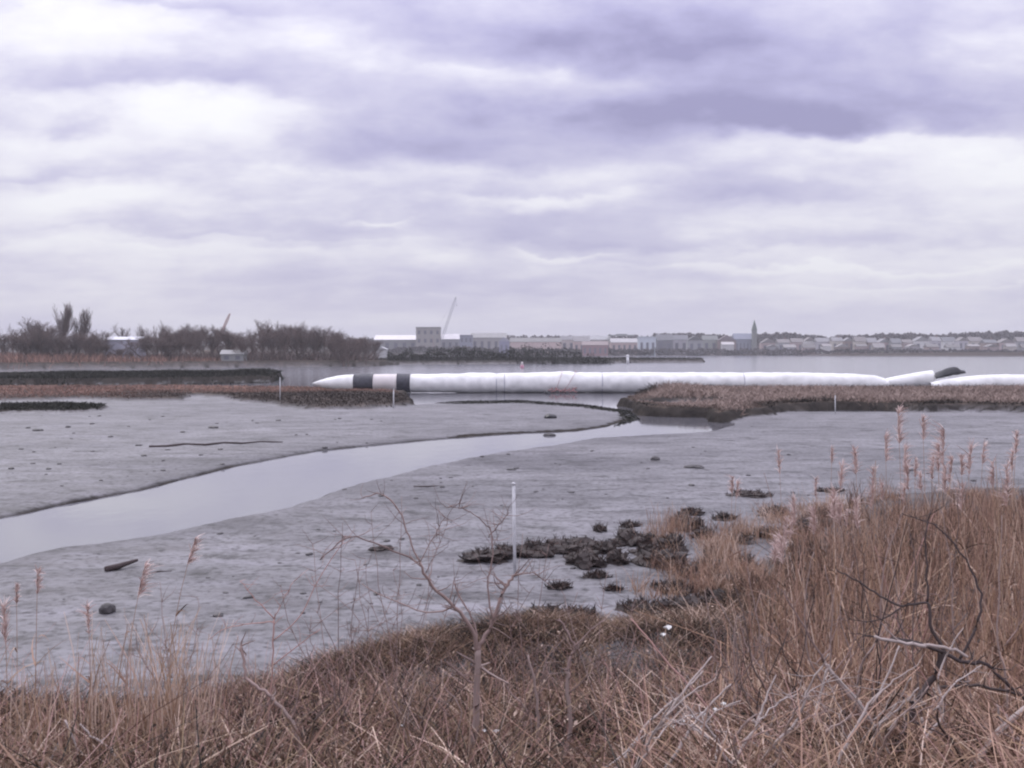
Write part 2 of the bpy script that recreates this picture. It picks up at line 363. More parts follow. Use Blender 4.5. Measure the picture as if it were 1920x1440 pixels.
def terrain(X, Y, full=False):
    jit = fbm(X*.35, Y*.35)*1.0+fbm(X*1.3+40, Y*1.3)*.35
    far = sm(60, 250, Y); j = jit*(0.35+far*1.2)
    jn = jit*.25
    z = np.full(X.shape, -1.2)
    nearf = sm(75, 22, Y)
    ground = 0.02*fbm(X*.25+3, Y*.25)+.014*fbm(X*1.1, Y*1.1, 3)+nearf*(.035*fbm(X*1.6+9, Y*1.1, 4)+.022*np.abs(fbm(X*2.3+3, Y*2.0+8, 3)))+.012*nearf
    for P, w in ((FLAT_N, 1.3), (FLAT_S, 1.8)):
        k = sm(w*.9, -w*.9, sdf(P, X, Y)+jn); z = np.maximum(z, -1.2*(1-k)+k*(ground+.01) if True else z)
    # a shallow scour on the south flat
    dip = sdf(G([(800,868),(900,852),(1050,845),(1160,852),(1240,868),(1180,884),(1050,886),(900,880)]), X, Y)
    z = z-.05*sm(.8, -1.2, dip+jn)*(Y < 60)
    veg = np.zeros(X.shape); peat = np.zeros(X.shape)
    creek = np.minimum(-sdf(FLAT_N, X, Y), -sdf(FLAT_S, X, Y)); creek = np.where(Y < 75, np.abs(np.where(sdf(FLAT_N, X, Y) < 0, sdf(FLAT_N, X, Y), sdf(FLAT_S, X, Y))), 99)
    wet = np.exp(-np.maximum(creek+jit*1.2, 0)/2.2)+.8*sm(.6, -1.6, dip+jn*3)*(Y < 60)
    def raise_(P, h, w, v, p, jj=None):
        nonlocal z, veg, peat
        d = sdf(P, X, Y)+(j if jj is None else jj); k = sm(w, -w, d)
        z = np.where(k > 0, np.maximum(z, z*(1-k)+h*k), z); veg = np.maximum(veg, k*v)
        peat = np.maximum(peat*(1-k*(p == 0)), k*p)
    mj = jit*1.1
    raise_(MARSH_R, .62, .5, 1, 0, mj)
    raise_(MARSH_L, .34, .5, .9, .15, mj)
    raise_(ISLET, .28, .35, .3, .9, jn)
    raise_(DARK_L, .95, .8, .1, 1, mj*1.6)
    raise_(BANK_T, 1.6, 2.0, 1, 0); raise_(BANK_M, 1.2, 1.5, .5, .8)
    c = sdf(CUT_R, X, Y)+mj*.7; k = sm(.8, -.8, c); z = z*(1-k)+(.02)*k; veg = veg*(1-k)
    dn = sdf(FLAT_N, X, Y); pxx = 960+F*X/np.maximum(Y, 1)
    peat = np.maximum(peat, .9*sm(1.3, .3, np.abs(dn+jn+.3))*sm(770, 860, pxx)*(Y > 58)); peat = np.maximum(peat, .62*sm(.5, .1, np.abs(dn+jn+.2))*(Y > 20)*(Y < 70)*(fbm(X*.5, Y*.5) > -.1))
    # town shore and low hills behind
    d = sdf(TOWN, X, Y)+j; k = sm(3, -3, d); hill = 1.4+9*sm(0, 500, -d)+3*fbm(X*.004, Y*.004)*sm(100, 600, -d)
    z = np.where(k > 0, np.maximum(z, z*(1-k)+hill*k), z); veg = np.maximum(veg, k)
    # near bank
    s = sdf(SHORE, X, Y)+jit*.55
    low = np.clip(-s*.22, 0, .22)*sm(0, -.4, s)
    edge = 14.2+np.clip(X, 0, 30)*.12
    slope = np.clip((edge-Y)*.262, 0, 3.35)
    bk = np.where(s < 0, np.maximum(low, slope*sm(0.3, -1.5, s)), 0)+(.10*fbm(X*.9, Y*.9))*sm(0, -1.5, s)
    z = np.where(s < .0, np.maximum(z, bk), z)
    veg = np.maximum(veg, sm(.15, -.5, s)*np.where(Y > edge, .55, 1)); peat = np.maximum(peat, .55*sm(.6, 0, np.abs(s+.3))*(Y < 60))
    return (z, veg, peat, wet) if full else (z, veg, peat)
def H(x, y): return terrain(np.atleast_1d(np.asarray(x, float)), np.atleast_1d(np.asarray(y, float)))[0]
rows = np.concatenate([np.linspace(-25, 4, 16), 5*np.exp(np.linspace(0, math.log(26), 470))[0:], 130*np.exp(np.linspace(.01, math.log(40), 230))])
cols = np.linspace(-1, 1, 640); cols = np.sign(cols)*(np.abs(cols)*.72+np.abs(cols)**3*.28)
YY = np.repeat(rows[:, None], len(cols), 1); XX = cols[None, :]*(22+.82*np.maximum(YY, 0))
ZZ, VG, PT, WT = terrain(XX, YY, True)
nr, nc = XX.shape; idx = np.arange(nr*nc).reshape(nr, nc)
Fq = np.stack([idx[:-1, :-1], idx[:-1, 1:], idx[1:, 1:], idx[1:, :-1]], 2).reshape(-1, 4)
gnd = npmesh('mudflat', np.stack([XX, YY, ZZ], 2).reshape(-1, 3), Fq, {'veg': VG.ravel(), 'peat': PT.ravel(), 'wet': WT.ravel()}, M['terrain'], smooth=True)
tag(gnd, 'wet grey tidal mudflat with muddy banks and marsh', 'mudflat', kind='structure')
wv = np.array([(-4300, -25, WZ), (4300, -25, WZ), (4300, 5200, WZ), (-4300, 5200, WZ)], float)
wat = npmesh('water', wv, np.array([[0, 1, 2, 3]]), np.zeros(4), M['water'])
tag(wat, 'calm pale tidal creek and bay water', 'water', kind='structure')

# ------------------------------------------------------------------ marsh grass (stuff)
def scatter(poly, n, shrink=0.0, jitter=None):
    P = np.array([p[:2] for p in poly]); lo, hi = P.min(0), P.max(0); out = []
    tot = 0
    for _ in range(60):
        q = rng.uniform(lo, hi, (n*3, 2)); d = sdf(poly, q[:, 0], q[:, 1]); q = q[d < -shrink]; out.append(q); tot += len(q)
        if tot >= n: break
    return np.concatenate(out)[:n]
def grass(name, q, h, w, mat, label, cat, lean=.25, nseg=2, tintf=None, hvar=.4, parent=None):
    n = len(q); z = np.maximum(H(q[:, 0], q[:, 1]), WZ); P = np.stack([q[:, 0], q[:, 1], z-.03], 1)
    D = rng.normal(0, lean, (n, 3)); D[:, 2] = 1; D /= np.linalg.norm(D, axis=1)[:, None]
    B = rng.normal(0, lean, (n, 3)); B[:, 2] = -np.abs(B[:, 2])*.5
    Ln = h*rng.uniform(1-hvar, 1+hvar*.3, n); Wd = np.broadcast_to(w, n)*rng.uniform(.6, 1.3, n)
    t = np.clip(.5+.35*fbm(q[:, 0]*.25, q[:, 1]*.25)+rng.normal(0, .22, n), 0, 1) if tintf is None else tintf
    V, Fc, T = ribbon_arrays(P, D, Ln, Wd, B, nseg, t, .7)
    o = npmesh(name, V, Fc, T, mat); tag(o, label, cat, kind='stuff'); return o
q = scatter(G([(815,756),(850,751),(980,749),(1100,757),(1180,768),(1200,784),(1150,797),(1168,787),(1160,774),(1090,764),(980,756),(850,758)]), 6000, .0)
grass('tongue_weed', q, .16+.1*fbm(q[:, 0]*.3, q[:, 1]*.2), .09, M['darkleaf'], 'thin dark weed line along the mud tongue in front of the tube', 'weed', .6)
q = scatter(ISLET, 3500, .1)
grass('islet_weed', q, .3, .08, M['darkleaf'], 'black weed covering the small mud islet near the left edge', 'weed', .5)
clipR = G([(1165,757),(1205,777),(1270,780),(1330,781),(1345,791),(1385,786),(1480,771),(1560,767),(1640,769),(1740,774),(1800,771),(1920,774),(2200,775),
           (2200,737),(1500,737),(1300,737),(1240,739),(1200,744)])
q = scatter(clipR, 42000, .4); q = q[sdf(CUT_R, q[:, 0], q[:, 1]) > .3]
hump = .6*np.exp(-((q[:, 0]-gp(1265,745)[0])/3.2)**2)*(q[:, 1] > 88)
hgt = (.58+.14*fbm(q[:, 0]*.12, q[:, 1]*.1)+hump*.9)*np.where(q[:, 1] < 84, .7, 1)*(.35+.65*sm(gp(1190,755)[0], gp(1270,755)[0], q[:, 0]))
dd = -sdf(clipR, q[:, 0], q[:, 1]); tt = np.clip((.55+.4*fbm(q[:, 0]*.1, q[:, 1]*.12)+.2*fbm(q[:, 0]*.5, q[:, 1]*.5)+rng.normal(0, .12, len(q)))*sm(.2, 2.8, dd+fbm(q[:, 0]*.2, q[:, 1]*.2)*2.4), 0, 1)
grass('marsh_grass', q, hgt, .07, M['marshgrass'], 'brown matted marsh grass on the low bank in front of the white tube', 'marsh grass', .45, tintf=tt)
clipL = G([(-300,756),(0,753),(150,749),(250,752),(330,752),(370,742),(410,745),(450,753),(520,760),(590,769),(640,768),(700,766),(765,763),(765,750),(740,737),(700,734),(560,730),
           (300,727),(0,728),(-300,729)])
q = scatter(clipL, 24000, .1); dd = -sdf(clipL, q[:, 0], q[:, 1]); pxq = 960+F*q[:, 0]/q[:, 1]; yq = HY+F*5/q[:, 1]
tt = np.clip((.6+.4*fbm(q[:, 0]*.15, q[:, 1]*.15)+rng.normal(0, .15, len(q)))*(1-.97*sm(737, 744, yq+5*fbm(q[:, 0]*.12, q[:, 1]*.1))*(.35+.65*sm(60, 380, pxq))), 0, 1)
grass('marsh_grass', q, .26+.1*fbm(q[:, 0]*.1, q[:, 1]*.1), .08, M['redgrass'], 'reddish low marsh grass along the near left bank', 'marsh grass', .5, tintf=tt)
q = scatter(G([(-300,691),(0,692),(250,690),(420,688),(420,682),(0,682),(-300,682)]), 9000, .3)
q = q[rng.uniform(0, 1, len(q)) < np.clip(1.2-(q[:, 0]-gp(60,690)[0])/60, .25, 1)]
grass('reed_fringe', q, 2.2*np.clip(1.1-(q[:, 0]-gp(60,690)[0])/90, .35, 1.2), .16, M['redgrass'], 'reddish reeds along the water below the left trees', 'reeds', .2)
q = scatter(G([(-200,723),(0,722.5),(250,721.5),(430,718.5),(500,717),(531,711),(525,705),(470,704),(300,706),(0,708),(-200,709)]), 30000, .0)
grass('peat_bank_scrub', q, np.clip(.42+.75*fbm(q[:, 0]*.09, q[:, 1]*.07), .12, 1), .16, M['darkleaf'], 'black low scrub covering the long dark bank on the left', 'scrub', .4)

# ------------------------------------------------------------------ white tube across the creek
TY = 119.0
def txz(px): return at(px, 700, TY)[0]
def sect(name, px0, px1, rfun, zfun, mat, parent, cap=True, wr=.03, seed=0, yf=None, tint=.5):
    x0, x1 = txz(px0), txz(px1); n = max(3, int((x1-x0)/.22)); ns = 40; mb = MB(); xs = np.linspace(x0, x1, n)
    V = []
    for i, x in enumerate(xs):
        px = px0+(px1-px0)*i/(n-1); r = rfun(px); zc_ = zfun(px); yo = yf(px) if yf else 0
        for j in range(ns):
            a = 2*math.pi*j/ns
            fold = .012*math.sin(x*2.1+2*mnoise.noise(Vector((x*.4, seed, 0))))*max(0, mnoise.noise(Vector((x*.25, seed+4, 1)))+.25)*2 if wr > .02 else 0
            d = fold+wr*(mnoise.noise(Vector((x*.9+seed, math.cos(a)*1.5, math.sin(a)*1.5)))*1.2+.6*mnoise.noise(Vector((x*3.2+seed, math.cos(a)*1.2, math.sin(a)*1.2))))
            rr = r*(1+d); V.append((x, TY+yo+rr*math.cos(a)*1.06, zc_+rr*math.sin(a)*.98))
    Fs = [(i*ns+j, i*ns+(j+1) % ns, (i+1)*ns+(j+1) % ns, (i+1)*ns+j) for i in range(n-1) for j in range(ns)]
    if cap: Fs += [tuple(range(ns)), tuple(reversed(range((n-1)*ns, n*ns)))]
    mb.add(V, [tuple(reversed(f)) for f in Fs], tint); return mb.build(name, mat, parent, smooth=True)
def interp(tab): xs = [a for a, b in tab]; ys = [b for a, b in tab]; return lambda x: float(np.interp(x, xs, ys))
RT = interp([(586,.06),(592,.22),(600,.42),(615,.68),(635,.92),(660,1.06),(700,1.10),(770,1.10),(815,1.10),(860,1.14),(885,1.24),(915,1.24),(930,1.16),(945,1.16),(1000,1.24),(1030,1.27),
             (1050,1.36),(1072,1.36),(1080,1.24),(1200,1.22),(1400,1.20),(1500,1.20),(1600,1.15),(1640,1.02),(1658,.80),(1664,.66)])
ZT = interp([(586,1.0),(600,.98),(640,1.02),(700,1.02),(900,1.04),(1060,1.08),(1200,1.10),(1500,1.10),(1640,.95),(1664,.75)])
tube = empty('geotextile_tube', (txz(1100), TY, 0), 'long white fabric tube with dark bands and a tapered left end lying in the creek', 'fabric tube')
tube_off = Vector(tube.location)
def reparent(o, par):
    o.parent = par; o.matrix_parent_inverse = Matrix.Translation(-Vector(par.location)); return o
o = sect('tapered_end', 586, 664, RT, ZT, M['white'], None, wr=.02); reparent(o, tube)
o = sect('dark_sleeve', 664, 701, lambda p: RT(p)*1.03, ZT, M['navy'], None, wr=.05, seed=3); reparent(o, tube)
o = sect('tan_sleeve', 701, 745, lambda p: RT(p)*1.0, ZT, M['tan'], None, wr=.02, seed=5); reparent(o, tube)
o = sect('dark_band', 745, 770, lambda p: RT(p)*1.06, ZT, M['navy'], None, wr=.03, seed=6); reparent(o, tube)
o = sect('fabric_body', 770, 1664, RT, ZT, M['white'], None, wr=.035, seed=8); reparent(o, tube)
for px in (931, 946, 1128, 1392):
    o = sect('strap', px-.7, px+.7, lambda p: RT(p)*1.015, ZT, M['strap'], None, wr=.01); reparent(o, tube)
for k, (px, sl_) in enumerate(((1046, .5), (1066, .9))):
    mb = MB(); c = txz(px); r = RT(px)*1.07
    mb.tube([(c+sl_*math.sin(a), TY+r*1.06*math.cos(a), ZT(px)+r*math.sin(a)) for a in np.linspace(0, 2*math.pi, 40)], .022, 4)
    reparent(mb.build('rope', M['rope'], None), tube)
mb = MB()
for k in range(7):
    a = random.uniform(0, 6.28); x = txz(1030+k*8)
    mb.tube([(x+math.cos(a+i)*.35, TY-1.45-.25*math.sin(i*1.3), .05+.12*i) for i in range(5)], .07, 5)
reparent(mb.build('rope_tangle', M['rope'], None), tube)
RT2 = interp([(1640,.25),(1652,.5),(1680,.72),(1720,.86),(1750,.92)]); ZT2 = interp([(1640,.8),(1700,1.25),(1750,1.62)])
t2 = empty('tube_end_flap', (txz(1700), TY, 0), 'short white fabric tube end rising beside the pinch with a black mouth', 'fabric tube')
o = sect('sleeve', 1640, 1750, RT2, ZT2, M['white'], None, wr=.03, seed=20, yf=lambda p: .4); reparent(o, t2)
t3 = empty('geotextile_tube', (txz(1900), TY, 0), 'second white fabric tube running out of frame on the right, right of the black sheet', 'fabric tube')
o = sect('fabric_body', 1738, 2250, interp([(1738,.5),(1760,.82),(1800,1.0),(1850,1.08),(2250,1.12)]), interp([(1738,.62),(1800,.85),(1850,1.0),(2250,1.05)]), M['white'], None, wr=.03, seed=31, yf=lambda p: -.9); reparent(o, t3)
# crumpled black sheet thrown over the joint
V = []; nx, ny = 22, 12
for i in range(nx):
    for j in range(ny):
        a = i/(nx-1); b_ = j/(ny-1); px = 1748+58*a
        zt = 2.0+.8*math.sin(min(a*1.35, 1)*math.pi*.5)*(1-sm(.72, .95, a)*.62)+.25*a
        lowz = 1.62+.65*a
        th = (b_-.5)*2
        zz = lowz+(zt-lowz)*(1-abs(th)**2.2)+.08*mnoise.noise(Vector((a*6, b_*4, 3)))
        V.append((txz(px), TY-.1+th*.95*(1-.35*a)+.06*mnoise.noise(Vector((a*5, b_*5, 9))), zz))
fs = [(i*ny+j, (i+1)*ny+j, (i+1)*ny+j+1, i*ny+j+1) for i in range(nx-1) for j in range(ny-1)]
mb = MB(); mb.add(V, fs); o = mb.build('black_sheet', M['black'], None, smooth=True); sm_ = o.modifiers.new('s', 'SOLIDIFY'); sm_.thickness = .12
tag(o, 'crumpled black sheet poking up over the joint of the white tubes', 'sheet')

# ------------------------------------------------------------------ lumps, stones, driftwood on the mud
def lump(name, px, py, wpx, hpx, mat, label, cat, group=None, yscale=1.0, rough=.35, seed=None, sub=3, z0=None):
    c = gp(px, py); g0 = H(c[0], c[1])[0] if z0 is None else z0
    c = gp(px, py+hpx/2, g0); D = c[1]; w = wpx*D/F/2; h = max(.03, (hpx-1)*D/F*.8)
    import bmesh
    bm = bmesh.new(); bmesh.ops.create_icosphere(bm, subdivisions=sub, radius=1); sd_ = (seed or random.random()*100)
    for v_ in bm.verts:
        n_ = mnoise.noise(v_.co*1.6+Vector((sd_, 0, 0)))*rough+mnoise.noise(v_.co*4.5+Vector((0, sd_, 0)))*rough*.7+mnoise.noise(v_.co*11+Vector((0, sd_, 0)))*rough*.35
        v_.co *= 1+n_
        v_.co = Vector((v_.co.x*w, v_.co.y*min(w, max(h*1.4, w*.6))*yscale, v_.co.z*h*.9))
    me = bpy.data.meshes.new(name); bm.to_mesh(me); bm.free(); me.materials.append(mat)
    o = bpy.data.objects.new(name, me); COL.objects.link(o); o.location = (c[0], D+w*.3, g0+h*.18); o.rotation_euler = (0, 0, random.uniform(-.15, .15))
    return tag(o, label, cat, group)
CL = [(912,1043,92,24,'dark peat clump left of the white pole, leftmost of the ridge'),(1000,1030,72,28,'dark peat clump just right of the white pole'),(1072,1026,96,22,'long low peat clump second right of the white pole'),
      (1100,1050,72,30,'rounded peat clump nearer than its ridge neighbours right of the white pole'),(1186,1012,64,26,'dark peat clump at the middle of the shore ridge'),(1160,1047,40,24,'small peat clump between two larger ones on the shore ridge'),
      (1240,1050,80,32,'large greenish peat clump at the right end of the ridge'),(1290,980,56,30,'dark peat clump behind the ridge beside brown reeds'),(1516,990,56,30,'dark clump among pink reeds on the right shore'),
      (1125,992,22,11,'small black lump alone behind the peat ridge'),(1270,1138,100,26,'peat clump below the ridge, right of the bare mud patch'),(1195,1140,70,18,'flat peat clump at the upper edge of the brush'),
      (1030,1165,90,34,'dark clump behind the fork of the sapling to its right'),(1410,927,64,10,'low dark clump at the far edge of the right shore'),(1520,1040,50,36,'dark clump at the edge of the tall brown reeds'),
      (1360,1090,70,22,'peat clump nested in the grass right of the ridge'),(1560,920,44,8,'thin dark clump on the waterline below the reed plumes')]
for i_, (px, py, w, h) in enumerate(((948,1036,50,18),(1135,1030,46,20),(1215,1030,50,20),(1260,1018,46,24),(1320,1000,40,20),(1350,1040,44,24),(1400,1060,40,24),(1430,1100,44,26),(1300,1075,44,20),(1480,1065,40,28),(1340,1125,60,26),(1225,1160,60,24),(1090,1155,50,24),(990,1170,44,22),(1455,960,46,16),(1545,965,40,20),(1390,1010,36,18),(1500,1100,44,26),(1150,1105,30,8),(1300,960,40,12),(1180,985,34,10),(1440,1000,44,18),(1360,970,40,12),(1270,1105,60,16),(1400,1125,50,24),(1120,1080,40,12),(1050,1100,34,9),(1330,1065,60,24),(1500,1030,40,20),(1240,1100,34,9))):
    CL.append((px, py, w, h, 'small broken peat clump of the shore band, %s of the small ones' % ORD[i_]))
CL = [c_[:4]+((c_[4] if 'of the small ones' not in c_[4] else None),) for c_ in CL]
_sm = sorted([c_[:2] for c_ in CL if c_[4] is None])
CL = [c_ if c_[4] else c_[:4]+('small broken peat clump of the shore band, %s small one from the left' % ORD[_sm.index(c_[:2])],) for c_ in CL]
for px, py, w, h, lb in CL:
    o = lump('peat_clump', px, py-h*.1, w, h*.95, M['peat'], lb, 'peat clump', 'peat clumps along the near shore', rough=.75, yscale=1.3)
    co = np.array([v_.co for v_ in o.data.vertices]); co = co[co[:, 2] > -.01]; k = min(420, 60+int(w*5)); ii = rng.integers(0, len(co), k)
    P = co[ii]*.97; D = rng.normal(0, .6, (k, 3)); D[:, 2] = 1
    V, Fc, T = ribbon_arrays(P, D, rng.uniform(.03, .10, k), np.full(k, .018), rng.normal(0, .4, (k, 3)), 2, np.clip(rng.normal(.3, .25, k), 0, 1), .6)
    me = o.data; v0 = [tuple(v_.co) for v_ in me.vertices]; f0 = [tuple(p_.vertices) for p_ in me.polygons]; nb = len(v0)
    m2 = bpy.data.meshes.new('peat_clump'); m2.from_pydata(v0+[tuple(x_) for x_ in V.tolist()], [], f0+[tuple(nb+int(i_) for i_ in f_) for f_ in Fc])
    at_ = m2.attributes.new('tint', 'FLOAT', 'POINT'); at_.data.foreach_set('value', np.concatenate([np.full(nb, .2), T]).astype(np.float32))
    m2.materials.append(M['peat']); m2.materials.append(M['clump']); m2.polygons.foreach_set('material_index', np.array([0]*len(f0)+[1]*len(Fc), dtype=np.int32)); o.data = m2
lump('black_lump', 200, 1138, 30, 24, M['rock'], 'round black rock alone on the mud at lower left', 'rock', yscale=.9, rough=.15)
lump('black_lump', 1032, 779, 24, 10, M['black'], 'black lump on the flat just above the creek with its reflection', 'rock', rough=.12)
lump('black_lump', 1030, 814, 24, 7, M['rock'], 'dark lump in the creek standing in for the reflection of the black lump above it', 'rock', rough=.12, z0=WZ-.02)  # reflection of the lump above, modelled as a solid dark shape at water level
lump('black_lump', 605, 845, 30, 8, M['rock'], 'flat dark rock on the upper edge of the creek', 'rock', rough=.2)
lump('black_lump', 1302, 874, 40, 8, M['rock'], 'long flat dark rock on the right flat', 'rock', rough=.2)
lump('black_lump', 1229, 858, 18, 8, M['rock'], 'small dark rock left of the long flat one on the right flat', 'rock', rough=.2)
lump('black_float', 1027, 734, 11, 8, M['black'], 'small black float against the foot of the white tube', 'float', rough=.05, z0=WZ)
lump('mud_mound', 715, 1027, 46, 10, M['peat'], 'reddish brown clod on the mud behind the sapling twigs', 'clod')
# driftwood
def driftwood(pts, r0, mat, label, name='driftwood'):
    mb = MB(); P = []
    for i, (px, py, dz) in enumerate(pts):
        c = gp(px, py, dz); P.append(c)
    n = len(P); mb.tube(P, [r0*(1-.6*i/(n-1)) for i in range(n)], 7); o = mb.build(name, mat, None, True); return tag(o, label, 'driftwood')
driftwood([(198,1069,.06),(222,1062,.10),(240,1056,.14),(258,1050,.18)], .085, M['darkbark'], 'short dark driftwood log lying on the mud at left')
driftwood([(275,1078,.02),(295,1072,.04),(322,1071,.03)], .03, M['darkbark'], 'thin dark stick on the mud right of the log')
driftwood([(280,838,.03),(310,837,.05),(345,833,.04),(385,834,.06),(420,830,.05),(455,831,.05),(490,828,.04),(530,829,.02)], .085, M['darkbark'], 'long thin dark ridge of driftwood on the upper left mudflat')
driftwood([(776,913,.02),(800,912,.05),(846,911,.02)], .04, M['darkbark'], 'thin dark stick on the mud below the creek bend')
# pebbles and weed tufts on the flats
spots = []
for _ in range(210):
    if random.random() < .25: px, py = random.uniform(380, 1300), random.uniform(1000, 1180)
    elif random.random() < .5: px, py = random.uniform(0, 760), random.uniform(775, 905)
    else: px, py = random.uniform(560, 1900), random.uniform(820, 1000)
    spots.append((px, py))
fixed = [(53,803),(473,790),(70,808),(138,813),(116,913),(905,855),(1110,846),(1005,925),(780,935),(715,790),(1215,880),(1165,797),(1410,800),(1300,840),(400,803),(120,1128),(410,1158)]
protos = []
import bmesh as _bm
for k in range(4):
    bm = _bm.new(); _bm.ops.create_icosphere(bm, subdivisions=2, radius=1)
    for v_ in bm.verts: v_.co *= 1+.4*mnoise.noise(v_.co*1.8+Vector((k*9, 0, 0))); v_.co.z *= .5
    me = bpy.data.meshes.new('mud_stone'); bm.to_mesh(me); bm.free(); me.materials.append(M['rock']); protos.append(me)
for i, (px, py) in enumerate(fixed+spots):
    c = gp(px, py); g0 = H(c[0], c[1])[0]
    if g0 < WZ+.03: continue
    s_ = random.choice((.018, .025, .035, .05, .07))*random.uniform(.8, 1.2)*(c[1]/24)**.7*(1.7 if i < len(fixed) else 1)
    o = bpy.data.objects.new('mud_stone', protos[i % 4]); COL.objects.link(o); o.location = (c[0], c[1], g0+s_*.2); o.scale = (s_*random.uniform(1, 1.9), s_, s_*random.uniform(.6, 1)); o.rotation_euler[2] = random.uniform(0, 6)
    tag(o, 'small dark stone scattered alone on the open mudflat', 'stone', 'small stones on the mudflat')

# posts, poles and buoys
def pole(px, ytop, ybase, wpx, mat, label, name, cat, z=0.0, lean=0, cap=True):
    b = gp(px, ybase, z); t = at(px+lean, ytop, b[1]); r = wpx*b[1]/F/2; e_ = empty(name, b, label, cat)
    mb = MB(); mb.tube([(0, 0, -.3), (t[0]-b[0], 0, t[2]-b[2])], [r, r*.92], 10); mb.build('shaft', mat, e_, True)
    if cap:
        mb = MB(); tt = Vector((t[0]-b[0], 0, t[2]-b[2])); mb.tube([tt-Vector((0, 0, r*.2)), tt+Vector((0, 0, r*.7)), tt+Vector((0, 0, r*1.1))], [r*1.25, r*1.2, r*.5], 10); mb.build('cap', mat, e_, True)
    return e_
pole(966, 908, 1082, 6.5, M['greypost'], 'thin white marker pole standing in the mud left of the peat ridge', 'marker_pole', 'pole', lean=-3)
pole(525, 708, 752, 1.6, M['greypost'], 'thin pale stake in the left marsh bank', 'marsh_stake', 'stake', z=.3)
pole(738, 730, 768, 2.2, M['greypost'], 'thin pale stake at the water beside the dark band of the tube', 'marsh_stake', 'stake', z=-.1)
pole(1566, 742, 776, 1.8, M['greypost'], 'thin pale stake in front of the right marsh bank', 'marsh_stake', 'stake')
pole(1177, 668, 681.5, 5, M['post'], 'stubby white channel post at the tip of the dark spit', 'channel_post', 'post')
b = gp(979, 690, WZ); bu = empty('channel_buoy', b, 'pale pink topped buoy floating behind the white tube', 'buoy')
mb = MB(); mb.tube([(0,0,-.3),(0,0,.7),(0,0,.8)], [.55,.5,.3], 14); mb.build('float', M['pink'], bu, True)
mb = MB(); mb.tube([(0,0,.78),(0,0,1.5),(0,0,1.7)], [.34,.26,.12], 12); mb.build('topmark', M['tan'], bu, True)

# ------------------------------------------------------------------ bare trees on the left bank
def grow(mbt, mbc, p, d, length, r, level, spread, maxlev, rnd):
    n = 4; pts = [p]; cur = Vector(p); dd = Vector(d)
    for i in range(n):
        dd = (dd+Vector((rnd.gauss(0, .12), rnd.gauss(0, .12), rnd.gauss(.05, .08)))).normalized(); cur = cur+dd*length/n; pts.append(cur.copy())
    rad = [r*(1-.45*i/n) for i in range(n+1)]
    (mbt if level <= 1 else mbc).tube(pts, rad, 5 if level <= 1 else 3, tint=min(1, max(0, rnd.gauss(.5, .25))), cap=False)
    if level >= maxlev: return
    kids = {0: 9, 1: 7, 2: 6, 3: 4}.get(level, 3)
    for k in range(kids):
        t = (k+1)/kids if level else .22+.78*(k+1)/kids
        i = min(n-1, int(t*n)); f = t*n-i; q = pts[i].lerp(pts[min(i+1, n)], f)
        ax = Vector((rnd.gauss(0, 1), rnd.gauss(0, 1), rnd.gauss(0, .35)+.15)).normalized()
        nd = (dd*(1-spread)+ax*spread+Vector((0, 0, .25))).normalized()
        grow(mbt, mbc, q, nd, length*rnd.uniform(.42, .66)*(1.15-.35*t), max(.012, r*.42), level+1, spread, maxlev, rnd)
def bare_tree_proto(h, spread, seed, maxlev=4, multi=1, twr=1.0):
    rnd = random.Random(seed); a, b_ = MB(), MB()
    for k in range(multi):
        p = Vector((rnd.gauss(0, .5)*(multi > 1), rnd.gauss(0, .5)*(multi > 1), -.2)); d = Vector((rnd.gauss(0, .12*multi), rnd.gauss(0, .12*multi), 1)).normalized()
        grow(a, b_, p, d, h*.62*(1 if multi == 1 else rnd.uniform(.75, 1)), .022*h*(1 if multi == 1 else .55), 0, spread, maxlev, rnd)
    return a, b_
PR = []
for i, (h, s_, mu) in enumerate(((10, .55, 1), (10, .6, 3), (10, .48, 1), (10, .62, 3), (10, .42, 2))):
    a, b_ = bare_tree_proto(h, s_, 100+i, 4, mu); PR.append((a, b_))
    for g_ in (a, b_):
        zm = max(v_[2] for v_ in g_.v)
TWH = {}
meshes = []
for i, (a, b_) in enumerate(PR):
    zmax = max(v_[2] for v_ in b_.v); ta = a.build('trunk', M['twig']); tb = b_.build('crown', M['twig']); meshes.append((ta.data, tb.data, zmax))
    bpy.data.objects.remove(ta); bpy.data.objects.remove(tb)
def put_tree(pi, px, ytop, Y, label, group, wscale=1.0, rz=None, zb=None):
    t = at(px, ytop, Y); g0 = float(H(t[0], t[1])[0]) if zb is None else zb; s_ = (t[2]-g0)/meshes[pi][2]
    e_ = empty('bare_tree', (t[0], t[1], g0), label, 'tree', group, rz if rz is not None else random.uniform(0, 6.28)); e_.scale = (s_*wscale, s_*wscale, s_)
    for nm, me in (('trunk', meshes[pi][0]), ('crown', meshes[pi][1])):
        c = bpy.data.objects.new(nm, me); COL.objects.link(c); c.parent = e_
    return e_
TR = [(0,95,565,'x')]
trees = [ # px, top, depth, proto, width, label
 (108, 563, 312, 4, .8, 'tallest bare tree on the left bank with a feathery grey crown'),
 (138, 574, 318, 4, .8, 'tall feathery bare tree just right of the tallest one'),
 (62, 592, 306, 1, 1.1, 'dark bushy bare tree left of the tallest tree'),
 (84, 600, 300, 3, 1.1, 'dense bare tree in front of the tallest one'),
 (-12, 598, 318, 0, 1.0, 'loose bare tree cut by the left edge of the frame'),
 (25, 605, 320, 2, .9, 'thin open bare tree second from the left edge'),
 (168, 616, 315, 1, 1.1, 'low bare tree left of the lavender shed'),
 (235, 603, 330, 2, 1.0, 'open bare tree directly behind the lavender shed'),
 (270, 606, 322, 0, 1.0, 'bare tree with leaning limbs right of the lavender shed'),
 (294, 598, 318, 2, .8, 'slim bare tree with forked top second right of the lavender shed')]
